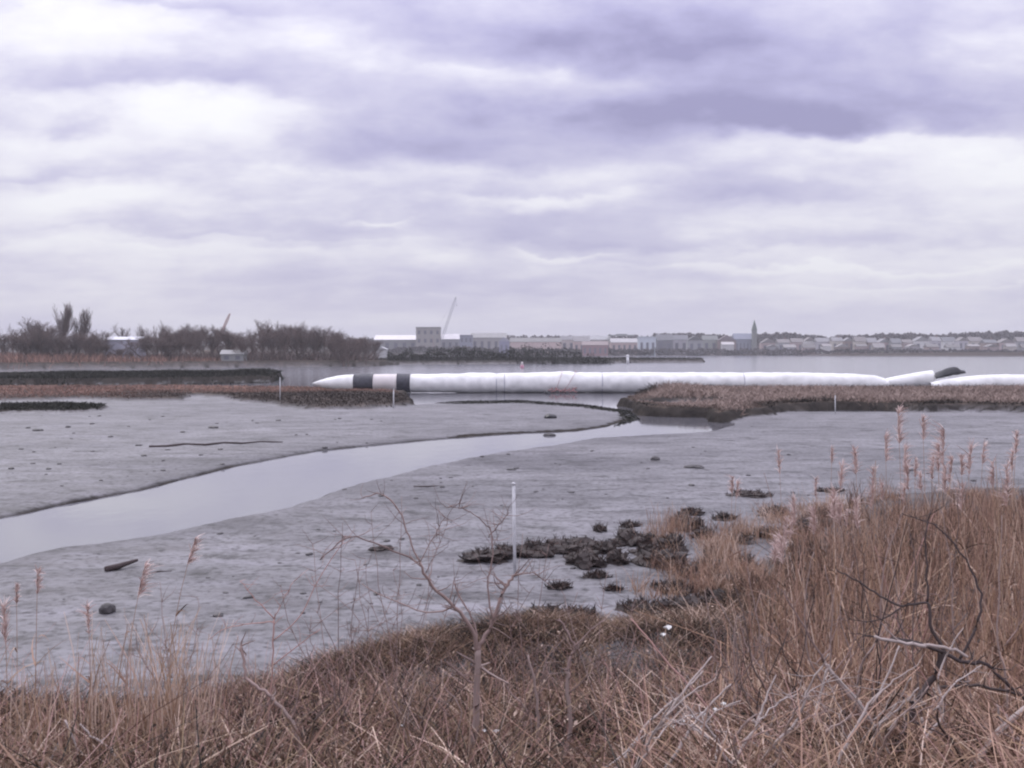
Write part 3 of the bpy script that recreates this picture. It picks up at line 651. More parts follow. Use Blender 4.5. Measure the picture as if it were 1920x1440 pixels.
for px, yt, Y, pi, ws, lb in trees: put_tree(pi, px, yt, Y, lb, 'bare trees on the left bank', ws)
px = 318; k1 = k2 = 0
tops = interp([(310,612),(340,610),(360,606),(395,612),(420,608),(440,615),(470,618),(487,608),(510,606),(525,600),(545,606),(575,604),(600,612),(630,618),(660,625),(690,630),(720,640)])
while px < 705:
    if px < 400: zone = 'twiggy bare tree between the lavender shed and the reddish boom, %s from the left' % ORD[k1]; k1 += 1
    else: zone = 'twiggy bare tree in the thicket right of the reddish boom, %s from the left' % ORD[k2]; k2 += 1
    put_tree(random.choice((0, 1, 3, 1, 3)), px, tops(px)+random.uniform(-5, 7), random.uniform(298, 335), zone, 'bare trees in the thicket' , random.uniform(.9, 1.25))
    px += random.uniform(9, 15)
for kk, px in enumerate(range(20, 320, 21)):
    put_tree(random.choice((1, 3)), px+random.uniform(-6, 6), (655 if 188 < px < 268 else 619)+random.uniform(-8, 10), random.uniform(296, 304), 'low bare shrub tree at the foot of the tall left trees, %s from the left' % ORD[kk], 'low shrub trees on the left bank', 1.5)
# undergrowth
q = scatter(G([(-300,689),(0,689),(420,686),(700,685),(715,682),(500,679),(-300,680)]), 15000, .2)
hh = rng.uniform(.8, 5.5, len(q))*np.where(q[:, 0] < gp(265,688)[0], .6, 1)
o = grass('undergrowth', q, hh, .22, M['twig'], 'dense brown undergrowth beneath the bare trees on the left bank', 'undergrowth', .45, 2)

# ------------------------------------------------------------------ leafy shrubs on the dark spit
def leafball(n, sx, sy, sz, leaf):
    u_ = rng.normal(0, 1, (n, 3)); u_ /= np.linalg.norm(u_, axis=1)[:, None]; u_[:, 2] = np.abs(u_[:, 2])
    r_ = rng.uniform(.35, 1, n)**.5
    lob = 1+.22*np.sin(u_[:, 0]*5+rng.uniform(0, 6))+.2*np.cos(u_[:, 2]*6+u_[:, 1]*4+rng.uniform(0, 6))
    C = u_*(r_*lob)[:, None]*np.array([sx, sy, sz])
    A = rng.normal(0, 1, (n, 3)); A /= np.linalg.norm(A, axis=1)[:, None]; B = np.cross(A, rng.normal(0, 1, (n, 3))); B /= np.linalg.norm(B, axis=1)[:, None]
    l_ = leaf*rng.uniform(.5, 1.3, n)[:, None]
    V = np.stack([C-A*l_, C+B*l_*.5, C+A*l_, C-B*l_*.5], 1).reshape(-1, 3)
    return V, np.arange(n*4).reshape(-1, 4), np.repeat(rng.uniform(0, 1, n), 4)
sh = [(735,662,36),(762,658,40),(790,662,36),(815,655,44),(845,649,52),(872,651,48),(897,652,46),(924,658,42),(950,655,42),(976,650,52),(1005,649,50),(1035,651,50),(1060,652,46),(1086,660,42),(1108,665,36),(1128,668,32)]
for i, (px, yt, w) in enumerate(sh):
    Y = random.uniform(350, 362); t = at(px, yt, Y); g0 = float(H(t[0], t[1])[0]); hz_ = t[2]-g0; w_ = w*Y/F/2*1.25
    e_ = empty('evergreen_shrub', (t[0], Y, g0), 'round dark evergreen shrub on the far spit, %s from the left in its row' % ORD[i], 'shrub', 'dark shrubs along the far spit')
    V, Fc, T = leafball(900, w_, w_, hz_, .33); npmesh('foliage', V, Fc, T, M['darkleaf'], e_)
    mb = MB(); mb.tube([(0, 0, -.2), (.1, 0, hz_*.7)], [.16, .05], 5); mb.build('stem', M['darkbark'], e_)
q = scatter(G([(700,684),(800,683),(960,682),(1100,680.5),(1315,678.8),(1320,677.8),(1130,677),(720,677)]), 9000, .1)
grass('spit_scrub', q, .9, .22, M['darkleaf'], 'black low scrub along the thin far spit', 'scrub', .4)

# ------------------------------------------------------------------ the town across the water
_mc = {}
def wallmat(c, rough=.8):
    m_ = sum(c)/3; c = tuple(.93*(m_+(x-m_)*.6) for x in c)
    k = tuple(round(x, 3) for x in c)
    if k not in _mc: _mc[k] = plain('paint', c, rough, .08, .4)
    return _mc[k]
def house(px0, px1, yroof, yeave, Y, wc, rc, label, name='house', group=None, cat='house', flat=False, win=0, chim=False, dep=None, gable=False, rows_=1):
    a = at(px0, yeave, Y); b = at(px1, yroof, Y); wd = b[0]-a[0]; cx = (a[0]+b[0])/2; g0 = float(H(cx, Y+2)[0])-.3
    eave = a[2]-g0; top = b[2]-g0; dep = dep or max(7, wd*.6)
    e_ = empty(name, (cx, Y, g0), label, cat, group, random.uniform(-.06, .06))
    mb = MB(); mb.box((0, dep/2, eave/2), (wd, dep, eave))
    mb.build('wall', wallmat(wc), e_)
    mb = MB(); o_ = .35
    if flat:
        mb.box((0, dep/2, (eave+top)/2+.003), (wd+o_, dep+o_, max(.3, top-eave)))
    elif gable:   # ridge runs away from the viewer
        vs = [(-wd/2-o_, -o_, eave+.003), (wd/2+o_, -o_, eave+.003), (0, -o_, top), (-wd/2-o_, dep+o_, eave+.003), (wd/2+o_, dep+o_, eave+.003), (0, dep+o_, top)]
        mb.add(vs, [(0,1,2),(3,5,4),(0,2,5,3),(1,4,5,2),(0,3,4,1)])
    else:
        vs = [(-wd/2-o_, -o_, eave+.003), (wd/2+o_, -o_, eave+.003), (wd/2+o_, dep+o_, eave+.003), (-wd/2-o_, dep+o_, eave+.003), (-wd/2-o_, dep/2, top), (wd/2+o_, dep/2, top)]
        mb.add(vs, [(0,1,5,4),(2,3,4,5),(0,4,3),(1,2,5),(0,3,2,1)])
    rf = mb.build('roof', wallmat(rc), e_)
    if chim:
        mb = MB(); mb.box((wd*.22, dep*.5, top+.5), (.9, .9, 1.8)); mb.build('chimney', wallmat((.28,.16,.14)), rf)
    if win:
        for r_ in range(rows_):
            for i in range(win):
                mb = MB(); ww = wd/win*.42; hh_ = eave/rows_*.45
                mb.box((-wd/2+wd*(i+.5)/win, .02, eave*(r_+.55)/rows_), (ww, .12, hh_)); mb.build('window', M['glass'], e_)
    return e_
gy, bl, pk, wt, br, tn = (.25,.25,.27), (.28,.31,.42), (.55,.38,.36), (.72,.70,.70), (.30,.20,.19), (.46,.40,.36)
dk, sl8 = (.12,.12,.13), (.17,.17,.21)
B_ = [
 (702,782,628,637,860,gy,(.72,.67,.68),'long low warehouse with a pinkish white roof left of the brown block','warehouse','warehouse',dict(win=5)),
 (780,826,613,616,840,(.33,.30,.29),(.27,.25,.25),'tall square brown grey block beside the crane','industrial_block','building',dict(flat=True,win=4,rows_=3,dep=20)),
 (826,862,626,636,870,(.30,.30,.36),(.70,.66,.68),'low shed with a white roof right of the crane','shed','shed',dict(win=3)),
 (862,886,628,630,830,(.25,.27,.38),(.2,.2,.3),'bluish flat roofed building between the crane and the grey gabled hall','office_building','building',dict(flat=True,win=3,rows_=2)),
 (884,950,624,633,845,(.34,.32,.33),(.28,.27,.27),'wide grey hall with a sloping roof left of the pink shed','hall','hall',dict(win=5)),
 (936,954,632,640,800,(.22,.22,.38),(.3,.3,.4),'small violet house left of the long pink shed','house','house',dict(gable=True,win=2)),
 (956,1052,633,641,815,(.66,.46,.43),(.20,.19,.19),'long pink walled shed with a dark roof','shed','shed',dict(dep=14)),
 (1052,1078,630,637,830,(.50,.42,.41),(.24,.23,.25),'pale brown house right of the long pink shed','house','house',dict(win=2)),
 (1076,1106,630,640,810,pk,(.30,.28,.29),'pink house with a grey roof behind the red brick row','house','house',dict(win=3)),
 (1092,1140,640,647,790,(.30,.14,.16),(.28,.2,.2),'low dark red brick building near the spit','house','house',dict(win=5)),
 (1106,1146,629,637,850,(.48,.42,.42),(.36,.36,.38),'wide pale house left of the grey canopy','house','house',dict(win=3)),
 (1146,1196,634,642,835,pk,(.42,.40,.41),'long pinkish building under the grey canopy roof','building','building',dict(win=5)),
 (1198,1230,631,634,810,(.50,.57,.66),(.42,.48,.56),'pale blue flat roofed building left of the grey houses','office_building','building',dict(flat=True,win=3)),
 (1232,1262,627,638,830,sl8,(.18,.18,.20),'dark slate house first right of the pale blue building','house','house',dict(win=2)),
 (1262,1290,628,637,850,(.38,.36,.42),(.2,.2,.23),'grey lilac house second right of the pale blue building','house','house',dict(win=2)),
 (1290,1318,629,638,825,(.3,.3,.33),dk,'grey house with a dark roof third right of the pale blue building','house','house',dict(gable=True,win=2)),
 (1318,1346,629,637,845,(.30,.32,.30),(.2,.21,.2),'greenish grey house left of the brown gabled house','house','house',dict(win=2)),
 (1346,1380,628,639,840,br,(.19,.14,.16),'brown house with a white porch left of the church','house','house',dict(gable=True,win=2)),
 (1354,1376,641,646,828,(.5,.48,.48),(.5,.46,.46),'small white house below the brown one left of the church','house','house',dict()),
]
for px0, px1, yr, ye, Y, wc, rc, lb, nm, ct, kw in B_: house(px0, px1, yr, ye, Y, wc, rc, lb, nm, None, ct, **kw)
# canopy on columns
t = at(1166, 629, 845); g0 = float(H(t[0], 845)[0]); e_ = empty('canopy', (t[0], 845, g0), 'thin grey canopy roof raised above the pinkish building', 'canopy')
mb = MB(); mb.box((0, 3, t[2]-g0), (22, 9, 1.0)); mb.box((0, 3, t[2]-g0+.9), (9, 5, .8)); mb.build('roof', wallmat((.28,.29,.29)), e_)
for x in (-9, 0, 9):
    mb = MB(); mb.tube([(x, 0, 0), (x, 0, t[2]-g0-.5)], .3, 6); mb.build('column', wallmat(gy), e_)
# church
t = at(1400, 640, 840); g0 = float(H(t[0], 840)[0])-.3
ch = empty('church', (t[0], 840, g0), 'church with a blue grey nave and a dark green pointed spire', 'church')
zr = at(1400, 625, 840)[2]-g0; ze = at(1400, 636, 840)[2]-g0
mb = MB(); mb.box((-2.5, 6, ze/2), (15, 12, ze)); mb.build('nave', wallmat((.24,.26,.35)), ch)
mb = MB(); mb.add([(-10.4,-.4,ze),(5.4,-.4,ze),(5.4,12.4,ze),(-10.4,12.4,ze),(-10.2,6,zr),(5.2,6,zr)], [(0,1,5,4),(2,3,4,5),(0,4,3),(1,2,5),(0,3,2,1)]); mb.build('roof', wallmat((.20,.22,.31)), ch)
tx = at(1414, 640, 838)[0]-t[0]; zt = at(1414, 599, 838)[2]-g0; zb_ = at(1414, 619, 838)[2]-g0
mb = MB(); mb.box((tx, -2.2, zb_/2), (3.6, 3.6, zb_)); tw = mb.build('tower', wallmat((.22,.23,.22)), ch)
mb = MB(); mb.add([(tx-2,-4.2,zb_),(tx+2,-4.2,zb_),(tx+2,-.2,zb_),(tx-2,-.2,zb_),(tx,-2.2,zt)], [(0,1,4),(1,2,4),(2,3,4),(3,0,4),(0,3,2,1)]); mb.build('spire', wallmat((.13,.17,.14)), tw)
for x in (-8, -5, -2, 1):
    mb = MB(); mb.box((x, -.02, ze*.5), (1.0, .12, ze*.45)); mb.build('window', M['glass'], ch)
# house rows right of the church
pal = [('pink', (.50,.34,.34)), ('beige', (.52,.46,.40)), ('white', (.66,.65,.66)), ('grey', (.34,.34,.37)), ('brown', (.33,.22,.20)), ('pale lilac', (.46,.43,.50)), ('rose', (.44,.30,.31))]
px = 1428; i = 0
while px < 2080:
    w = random.uniform(20, 34); nm, c = pal[(i*3+i//7) % 7]; ye = random.uniform(638, 643); yr = ye-random.uniform(6, 9)
    where = ('between the church and the middle of the right shore' if px < 1640 else 'on the far right shore')
    house(px, px+w*.86, yr, ye, random.uniform(845, 880), c, random.choice(((.17,.17,.19), (.22,.19,.19), (.26,.25,.27))), '%s gabled house %s' % (nm, where), group='%s houses in the town %s' % (nm, where), win=2, gable=(i % 3 == 0), chim=(i % 4 == 1), dep=9)
    px += w; i += 1
px = 1440; i = 0
while px < 2050:
    w = random.uniform(26, 44); nm, c = pal[(i*2+3) % 7]
    where = ('right of the church' if px < 1640 else 'toward the right edge')
    house(px, px+w*.6, 645+random.uniform(-2, 1), 650+random.uniform(-1, 2), random.uniform(815, 830), tuple(x*.9 for x in c), random.choice(((.2,.18,.18), (.3,.27,.27))), 'low %s waterfront building %s' % (nm, where), group='low %s waterfront buildings %s' % (nm, where), gable=(i % 4 == 0), dep=7)
    px += w; i += 1
from collections import defaultdict as _dd
_gl = _dd(list)
for o in bpy.data.objects:
    if o.get('group') and 'in the town' in o['group'] or (o.get('group') and 'waterfront' in o['group']): _gl[o['label']].append(o)
for lb, os_ in _gl.items():
    if len(os_) > 1:
        for i, o in enumerate(sorted(os_, key=lambda o: o.location.x)): o['label'] = lb.replace('between the church and the middle of the right shore', 'just right of the church')+', %s such from the left' % ORD[i]
# woods
def wood(pts, n, label, w=1.1, spread=(0, 30)):
    P = []
    for k in range(n):
        px = random.uniform(pts[0][0], pts[-1][0]); yt = np.interp(px, [a[0] for a in pts], [a[1] for a in pts]); Y = random.uniform(*pts[0][2:4])
        t = at(px, yt+3*fbm(np.array([px*.11]), np.array([3.]))[0]+2*vn(np.array([px*.4]), np.array([9.]))[0], Y); P.append(t)
    P = np.array(P); g0 = H(P[:, 0], P[:, 1]); f_ = rng.uniform(0, 1, n)**.45
    C = P.copy(); C[:, 2] = g0+(P[:, 2]-g0)*f_
    A = rng.normal(0, 1, (n, 3)); A[:, 2] += .8; A /= np.linalg.norm(A, axis=1)[:, None]; B = np.cross(A, rng.normal(0, 1, (n, 3))); B /= np.linalg.norm(B, axis=1)[:, None]
    l_ = w*rng.uniform(.5, 1.4, n)[:, None]; V = np.stack([C-A*l_, C+B*l_*.45, C+A*l_, C-B*l_*.45], 1).reshape(-1, 3)
    o = npmesh('distant_wood', V, np.arange(n*4).reshape(-1, 4), np.repeat(rng.uniform(0, 1, n), 4), M['wood']); tag(o, label, 'wood', kind='stuff')
wood([(1225,627,900,960),(1290,625),(1340,629),(1400,630),(1450,626),(1480,625),(1540,631),(1640,628),(1690,625),(1760,628),(1850,624),(1900,622),(2100,625)], 40000, 'grey bare woods on the skyline behind the right half of the town')
wood([(640,634,900,950),(800,634),(950,631),(1060,631),(1225,631)], 12000, 'grey bare woods on the skyline behind the warehouses')
wood([(1210,654,808,816),(1400,655),(1500,655),(1560,656),(1700,654),(1800,657),(2100,657)], 14000, 'dark bare scrub along the far right shoreline', .8)
wood([(640,655,800,806),(780,652),(860,650),(950,654),(1060,655),(1130,656),(1225,655)], 16000, 'dark bare scrub along the shore below the warehouses', .8)
# cranes
def boom(name, px0, py0, px1, py1, Y, wd, mat, label, extra=True):
    a = at(px0, py0, Y); b = at(px1, py1, Y); g0 = float(H(a[0], Y)[0]); a[2] = g0+2.2
    e_ = empty(name, (a[0], Y, g0), label, 'crane'); A = Vector((0, 0, 2.2)); Bv = Vector(b)-Vector((a[0], Y, g0)); d = (Bv-A); n = 22
    side = Vector((d.z, 0, -d.x)).normalized()*wd/2; dp = Vector((0, wd/2, 0)); mb = MB(); cn = []
    for k in range(n+1):
        t_ = k/n; s_ = min(1, .35+t_*5)*min(1, .3+(1-t_)*5); c = A+d*t_; cn.append([c+side*s_+dp*s_, c-side*s_+dp*s_, c-side*s_-dp*s_, c+side*s_-dp*s_])
    for j in range(4): mb.tube([q_[j] for q_ in cn], .11, 4)
    for k in range(n):
        for j in range(4): mb.tube([cn[k][j], cn[k+1][(j+1) % 4]], .055, 3, cap=False)
    mb.build('lattice_boom', mat, e_)
    mb = MB(); mb.box((-1.5, 0, 1.8), (6.5, 3.2, 2.4)); mb.box((1.2, -1, 2.2), (1.6, 1.4, 2.2)); mb.build('cab', wallmat((.40,.30,.20)), e_)
    mb = MB(); mb.box((0, -1.6, .35), (6.5, .8, .7)); mb.box((0, 1.6, .35), (6.5, .8, .7)); mb.build('tracks', M['black'], e_)
    if extra:
        m_ = Vector((-4.5, 0, d.length*.32)); mb = MB(); mb.tube([(-3, 0, 2.5), m_], .12, 4); mb.build('mast', M['redsteel'], e_)
        mb = MB(); mb.tube([m_, A+d*.97], .05, 3); mb.tube([m_, (-4.6, 0, 2.6)], .05, 3); mb.build('cable', M['steel'], e_)
        mb = MB(); tip = A+d; mb.tube([tip, tip-Vector((-.4, 0, 6))], .05, 3); mb.box((tip.x+.4, 0, tip.z-6.5), (.6, .6, 1.2)); mb.build('hook', M['steel'], e_)
    return e_
boom('crawler_crane', 821, 655, 855, 557, 838-14, 1.5, M['steel'], 'crawler crane with a tall grey lattice boom leaning right over the town')
boom('crawler_crane', 400, 665, 431, 588, 420, .7, M['redsteel'], 'slender reddish lattice boom rising behind the left thicket', False)
# sheds on the left bank
house(196, 258, 631, 637, 308, (.42,.42,.56), (.62,.62,.70), 'lavender grey metal shed among the bare trees', 'metal_shed', None, 'shed', win=0, dep=8, flat=False)
e_ = house(414, 456, 656, 664, 297, (.26,.27,.27), (.34,.33,.33), 'small grey boathouse with two dark openings at the water by the thicket', 'boathouse', None, 'shed', dep=4, win=2)
house(706, 724, 650, 655, 352, (.58,.58,.60), (.5,.5,.54), 'tiny pale hut at the right end of the left bank', 'hut', None, 'hut', dep=3, gable=True)

# ------------------------------------------------------------------ near shore vegetation
YT = interp([(-400,1300),(0,1305),(150,1325),(330,1320),(430,1290),(560,1262),(660,1240),(760,1205),(880,1180),(980,1160),(1060,1160),(1150,1190),(1250,1180),(1330,1140),(1400,1075),(1470,1005),(1540,950),(1620,925),(1750,915),(1920,905),(2400,895)])
YTv = lambda px: np.interp(px, *zip(*[(a, YT(a)) for a in range(-400, 2401, 20)]))
def near(n, x0, x1, y0, y1, power=1.0):
    Y = y0+(y1-y0)*rng.uniform(0, 1, n)**power; X = rng.uniform(x0, x1, n); return X, Y
def pxof(X, Y): return 960+F*X/Y
def canopy_h(X, Y, hmax, hmin=.12, off=0):
    px = pxof(X, Y); zline = CAMZ-(YTv(px)+off-HY)*Y/F; g = H(X, Y); return np.clip(zline-g, hmin, hmax), g
SH = lambda X, Y: sdf(SHORE, X, Y)
def tufts(cent, per, spread, hh, wd, mat, name, label, cat, lean=.25, tb=.55):
    cx = np.repeat(cent[:, 0], per); cy = np.repeat(cent[:, 1], per); hs = np.repeat(cent[:, 2], per); k = len(cx)
    X = cx+rng.normal(0, spread, k); Y = cy+rng.normal(0, spread, k); g = H(X, Y); D = rng.normal(0, lean, (k, 3)); D[:, 2] = 1; B = rng.normal(0, lean, (k, 3)); B[:, 2] = -.15
    V, Fc, T = ribbon_arrays(np.stack([X, Y, g-.02], 1), D, hh*hs*rng.uniform(.4, 1.1, k), wd*rng.uniform(.6, 1.4, k), B, 3, np.clip(tb+np.repeat(rng.normal(0, .2, len(cent))+.45*fbm(cent[:, 0]*.8+50, cent[:, 1]*.8), per)+rng.normal(0, .18, k), 0, 1), .7)
    o = npmesh(name, V, Fc, T, mat); return tag(o, label, cat, kind='stuff')
# low tangle of dead stems
def tangle(n, x0, x1, y0, y1, hmax, wd, mat, name, label, lean, nseg=3, thr=-.1, cut=None, prob=None, tb=0.5, off=0, patch=0.0, cat='brush'):
    X, Y = near(n, x0, x1, y0, y1); m = SH(X, Y)+fbm(X*.8, Y*.8)*.5 < thr; X, Y = X[m], Y[m]
    if prob is not None: m = rng.uniform(0, 1, len(X)) < prob(X, Y); X, Y = X[m], Y[m]
    if patch: m = fbm(X*.9+7, Y*.9)+rng.normal(0, .25, len(X)) > -1+patch; X, Y = X[m], Y[m]
    h, g = canopy_h(X, Y, hmax, off=off); k = len(X); h = h*np.where(rng.uniform(0, 1, k) < .86, rng.uniform(.3, .93, k), rng.uniform(.85, 1.22, k))
    D = rng.normal(0, lean, (k, 3)); D[:, 2] = 1; D /= np.linalg.norm(D, axis=1)[:, None]; B = rng.normal(0, lean*.8, (k, 3)); B[:, 2] = -np.abs(B[:, 2])*.6
    t = np.clip(tb+.42*fbm(X*.7, Y*.7)+rng.normal(0, .24, k), 0, 1)
    t = np.clip(t+(.22*fbm(X*2.6+31, Y*2.6) if hmax < 1.2 else .6*fbm(X*3.4, Y*.8)-.05), 0, 1)
    P = np.stack([X, Y, g-.02], 1); V, Fc, T = ribbon_arrays(P, D, h, wd*rng.uniform(.5, 1.4, k), B, nseg, t, .6)
    o = npmesh(name, V, Fc, T, mat); tag(o, label, cat, kind='stuff'); return o
tangle(24000, -7, 8, 4.6, 16, .5, .007, M['brush'], 'dead_brush', 'low tangled dead brush covering the near bank', .8, tb=.4, patch=.95)
tangle(10500, -7, 8, 4.6, 14, .75, .014, M['brush'], 'dead_grass', 'arching dead grass stems and leaves over the near brush', .55, 4, tb=.62, patch=.85)
tangle(9000, -2, 8, 4.8, 9.5, .9, .012, M['reed'], 'broken_reeds', 'broken brown reed stems lying across the lower right brush', .6, 4, tb=.5, prob=lambda X, Y: np.clip((pxof(X, Y)-1150)/300, 0, 1))
tangle(8000, -7, 9, 4.6, 15, .8, .006, M['redtwig'], 'dead_twigs', 'reddish thin twigs standing through the near brush', .4, tb=.5, off=-22)
cc = []
while len(cc) < 800:
    Y_ = random.uniform(5, 18.5); px = random.uniform(-100, 1750); X_ = (px-960)/F*Y_; d_ = SH(np.array([X_]), np.array([Y_]))[0]
    if d_ > -.15+.5*vn(np.array([X_*1.3]), np.array([Y_*1.3]))[0] or random.random() > (.35+.65*sm(9, 13, Y_)): continue
    zl = CAMZ-(YT(px)-25-HY)*Y_/F-H(X_, Y_)[0]
    if zl < .12: continue
    cc.append((X_, Y_, min(random.uniform(.5, 1.3), zl/.5)))
tufts(np.array(cc), 34, .12, .52, .012, M['brush'], 'brush_clumps', 'ragged clumps of dead brown weeds all over the near bank', 'weeds', .5, .45)
# leaf litter clumps
X, Y = near(30000, -7, 12, 4.6, 20); m = SH(X, Y) < -.2; X, Y = X[m], Y[m]; h, g = canopy_h(X, Y, .35, .05); k = len(X)
C = np.stack([X, Y, g+h*rng.uniform(0, 1, k)], 1); A = rng.normal(0, 1, (k, 3)); A /= np.linalg.norm(A, axis=1)[:, None]; Bv = np.cross(A, rng.normal(0, 1, (k, 3))); Bv /= np.linalg.norm(Bv, axis=1)[:, None]
l_ = .022*rng.uniform(.5, 1.5, k)[:, None]; V = np.stack([C-A*l_, C+Bv*l_*.5, C+A*l_, C-Bv*l_*.5], 1).reshape(-1, 3)
o = npmesh('withered_leaves', V, np.arange(k*4).reshape(-1, 4), np.repeat(np.clip(rng.normal(.5, .3, k), 0, 1), 4), M['brush']); tag(o, 'withered brown leaves caught in the near brush', 'leaves', kind='stuff')
# tall brown reed bed at right
prob = lambda X, Y: np.clip((pxof(X, Y)-1290)/330, 0, 1)*np.clip(.75+.9*fbm(X*.9, Y*.9), .15, 1)
tangle(21000, 1.2, 18, 8.9, 30, 2.3, .012, M['reed'], 'reed_bed', 'dense tall brown reeds filling the right of the near bank', .13, 4, prob=prob, cat='reeds')
tangle(15000, 1.2, 18, 8.9, 24, 1.7, .016, M['reed'], 'reed_leaves', 'dry drooping reed leaves inside the right reed bed', .4, 3, prob=prob, tb=.4, cat='reeds')
# sparse grass on the right shore mud
cc = []
while len(cc) < 330:
    px = random.uniform(1190, 2050); py = random.uniform(935, 1130); c = gp(px, py)
    ytop = np.interp(px, [1190, 1300, 1450, 1600, 1900], [1060, 985, 950, 935, 925])
    if py < ytop+random.uniform(0, 25) or (px < 1320 and random.random() < .6): continue
    if fbm(np.array([c[0]*.7]), np.array([c[1]*.35]))[0] < -.12: continue
    cc.append((c[0], c[1], random.uniform(.6, 1.2)))
tufts(np.array(cc), 46, .16, .55, .013, M['reed'], 'shore_grass', 'pinkish brown grass tufts on the mud behind and right of the peat ridge', 'grass')
cc = [(*gp(px, py)[:2], h) for px, py, h in ((1250,1015,1.5),(1272,1000,1.2),(1230,1020,1.1),(1368,1060,1.7),(1350,1080,1.5),(1395,1010,1.2),(1455,1020,1.6),(1490,1000,1.3),(1300,1110,1.0),(1560,965,1.2),(1600,955,1.3),(1650,950,1.2))]
tufts(np.array(cc), 110, .22, .75, .012, M['reed'], 'tall_shore_grass', 'taller brown grass clumps standing on the right shore mud', 'grass', .14)
cc = []
while len(cc) < 420:
    px = random.uniform(560, 1420); s_ = random.uniform(0, 1); ys = np.interp(px, [560, 760, 900, 1050, 1280, 1420], [1262, 1205, 1178, 1160, 1150, 1090]); c = gp(px, ys+s_*70)
    if SH(np.array([c[0]]), np.array([c[1]]))[0] > -.05: continue
    cc.append((c[0], c[1], random.uniform(.5, 1.2)))
tufts(np.array(cc), 70, .13, .30, .009, M['brush'], 'bank_edge_brush', 'ragged dark and reddish brush along the upper edge of the near bank', 'brush', .5, .42)
# straw clumps at left
X = np.concatenate([rng.normal(gp(c, 1440, 1.7)[0], s_, n) for c, s_, n in ((255,.13,100),(300,.12,70),(215,.1,44),(30,.2,60),(90,.12,26),(350,.18,40),(-60,.2,50),(160,.15,30))]); Y = rng.normal(8.3, .35, len(X)); g = H(X, Y); k = len(X)
h = rng.uniform(.4, 1.25, k)*np.where(pxof(X, Y) < 130, .8, 1); D = rng.normal(0, .09, (k, 3)); D[:, 2] = 1; B = rng.normal(0, .14, (k, 3)); B[:, 2] = -.03
V, Fc, T = ribbon_arrays(np.stack([X, Y, g], 1), D, h, np.full(k, .011), B, 4, np.clip(rng.normal(.85, .18, k), 0, 1), .6)
o = npmesh('straw_grass', V, Fc, T, M['reed']); tag(o, 'tall pale straw grass clumps at the lower left', 'grass', kind='stuff')
# faint feathery stems above the left mud edge
X, Y = near(300, -6.2, -1.5, 9, 13.5); g = H(X, Y); k = len(X); D = rng.normal(0, .22, (k, 3)); D[:, 2] = 1; B = rng.normal(0, .3, (k, 3)); B[:, 2] = -.1
V, Fc, T = ribbon_arrays(np.stack([X, Y, g], 1), D, rng.uniform(.5, 1.15, k), np.full(k, .006), B, 4, rng.uniform(0, 1, k), .5)
o = npmesh('thin_stems', V, Fc, T, M['redtwig']); tag(o, 'thin reddish stems standing before the mud at lower left', 'stems', kind='stuff')

# individual plumed reeds
def reed(px, py, Y, label, group, plen=.30, lean=0.0, tilt=0.0, thick=.0045):
    tip = at(px, py, Y); bx = tip[0]-lean; g0 = float(H(bx, Y)[0]); e_ = empty('plumed_reed', (bx, Y, g0), label, 'reed', group)
    hgt = tip[2]-g0; pts = []
    for i in range(9):
        t = i/8; pts.append((lean*t**2.2, 0.04*math.sin(t*3), hgt*t))
    mb = MB(); mb.tube(pts, [thick*(1-.6*i/8) for i in range(9)], 5, .6); mb.build('stem', M['reed'], e_, True)
    n = 95; t = 1-plen*1.1/hgt*rng.uniform(0, 1, n); P = np.stack([lean*t**2.2, 0.04*np.sin(t*3), hgt*t], 1)
    D = rng.normal(0, .28, (n, 3)); D[:, 2] += .9; D[:, 0] += tilt; D /= np.linalg.norm(D, axis=1)[:, None]; B = rng.normal(0, .15, (n, 3)); B[:, 2] -= .35; B[:, 0] += tilt*.5
    V, Fc, T = ribbon_arrays(P, D, plen*rng.uniform(.22, .6, n), np.full(n, .010), B, 2, None, .7); npmesh('plume', V, Fc, T, M['plume'], e_)
    k = 4; P = np.array([pts[j] for j in rng.integers(2, 6, k)]); D = rng.normal(0, .5, (k, 3)); D[:, 2] = .8
    for j in range(k):
        V, Fc, T = ribbon_arrays(P[j:j+1], D[j:j+1], rng.uniform(.25, .45, 1), np.full(1, .014), rng.normal(0, .3, (1, 3))-np.array([0, 0, .6]), 4, None, .9); npmesh('leaf', V, Fc, T, M['reed'], e_)
LR = [(366,1010,9.0,'highest plumed reed at lower left, bent right over the mud',.22,.30,.5),(272,1062,8.6,'plumed reed leaning right below the driftwood stick',.26,.22,.4),(164,1142,8.4,'upright brown plumed reed left of the round black rock',.20,.0,.0),
      (70,1072,8.8,'plumed reed near the left edge with a small tuft',.18,.06,.2),(30,1100,8.8,'small plumed reed second from the left edge',.14,.03,.1),(6,1135,8.3,'plumed reed cut by the left edge of the frame',.3,.0,.0)]
for px, py, Y, lb, pl, ln, ti in LR: reed(px, py, Y, lb, 'plumed reeds at lower left', pl, ln, ti)
RR = [(1460,848,13.5,.25),(1375,895,14,.2),(1383,905,14,.2),(1560,842,13,.16),(1603,842,12.5,.28),(1580,872,12,.26),(1684,772,11,.30),(1730,784,11.5,.22),(1771,806,11,.34),(1660,818,12,.26),(1822,838,11.5,.28),
      (1907,812,11,.20),(1862,868,12,.25),(1697,838,12.5,.30),(1786,862,11.8,.24),(1845,835,12.3,.2),(1530,900,13,.2),(1638,880,12.4,.22),(1900,850,11.8,.2)]
while len(RR) < 46:
    px = random.uniform(1420, 1915); RR.append((px, float(np.interp(px, [1420, 1560, 1680, 1915], [960, 900, 850, 860]))+random.uniform(-20, 75), random.uniform(10.5, 13.5), random.uniform(.16, .3)))
RR.sort()
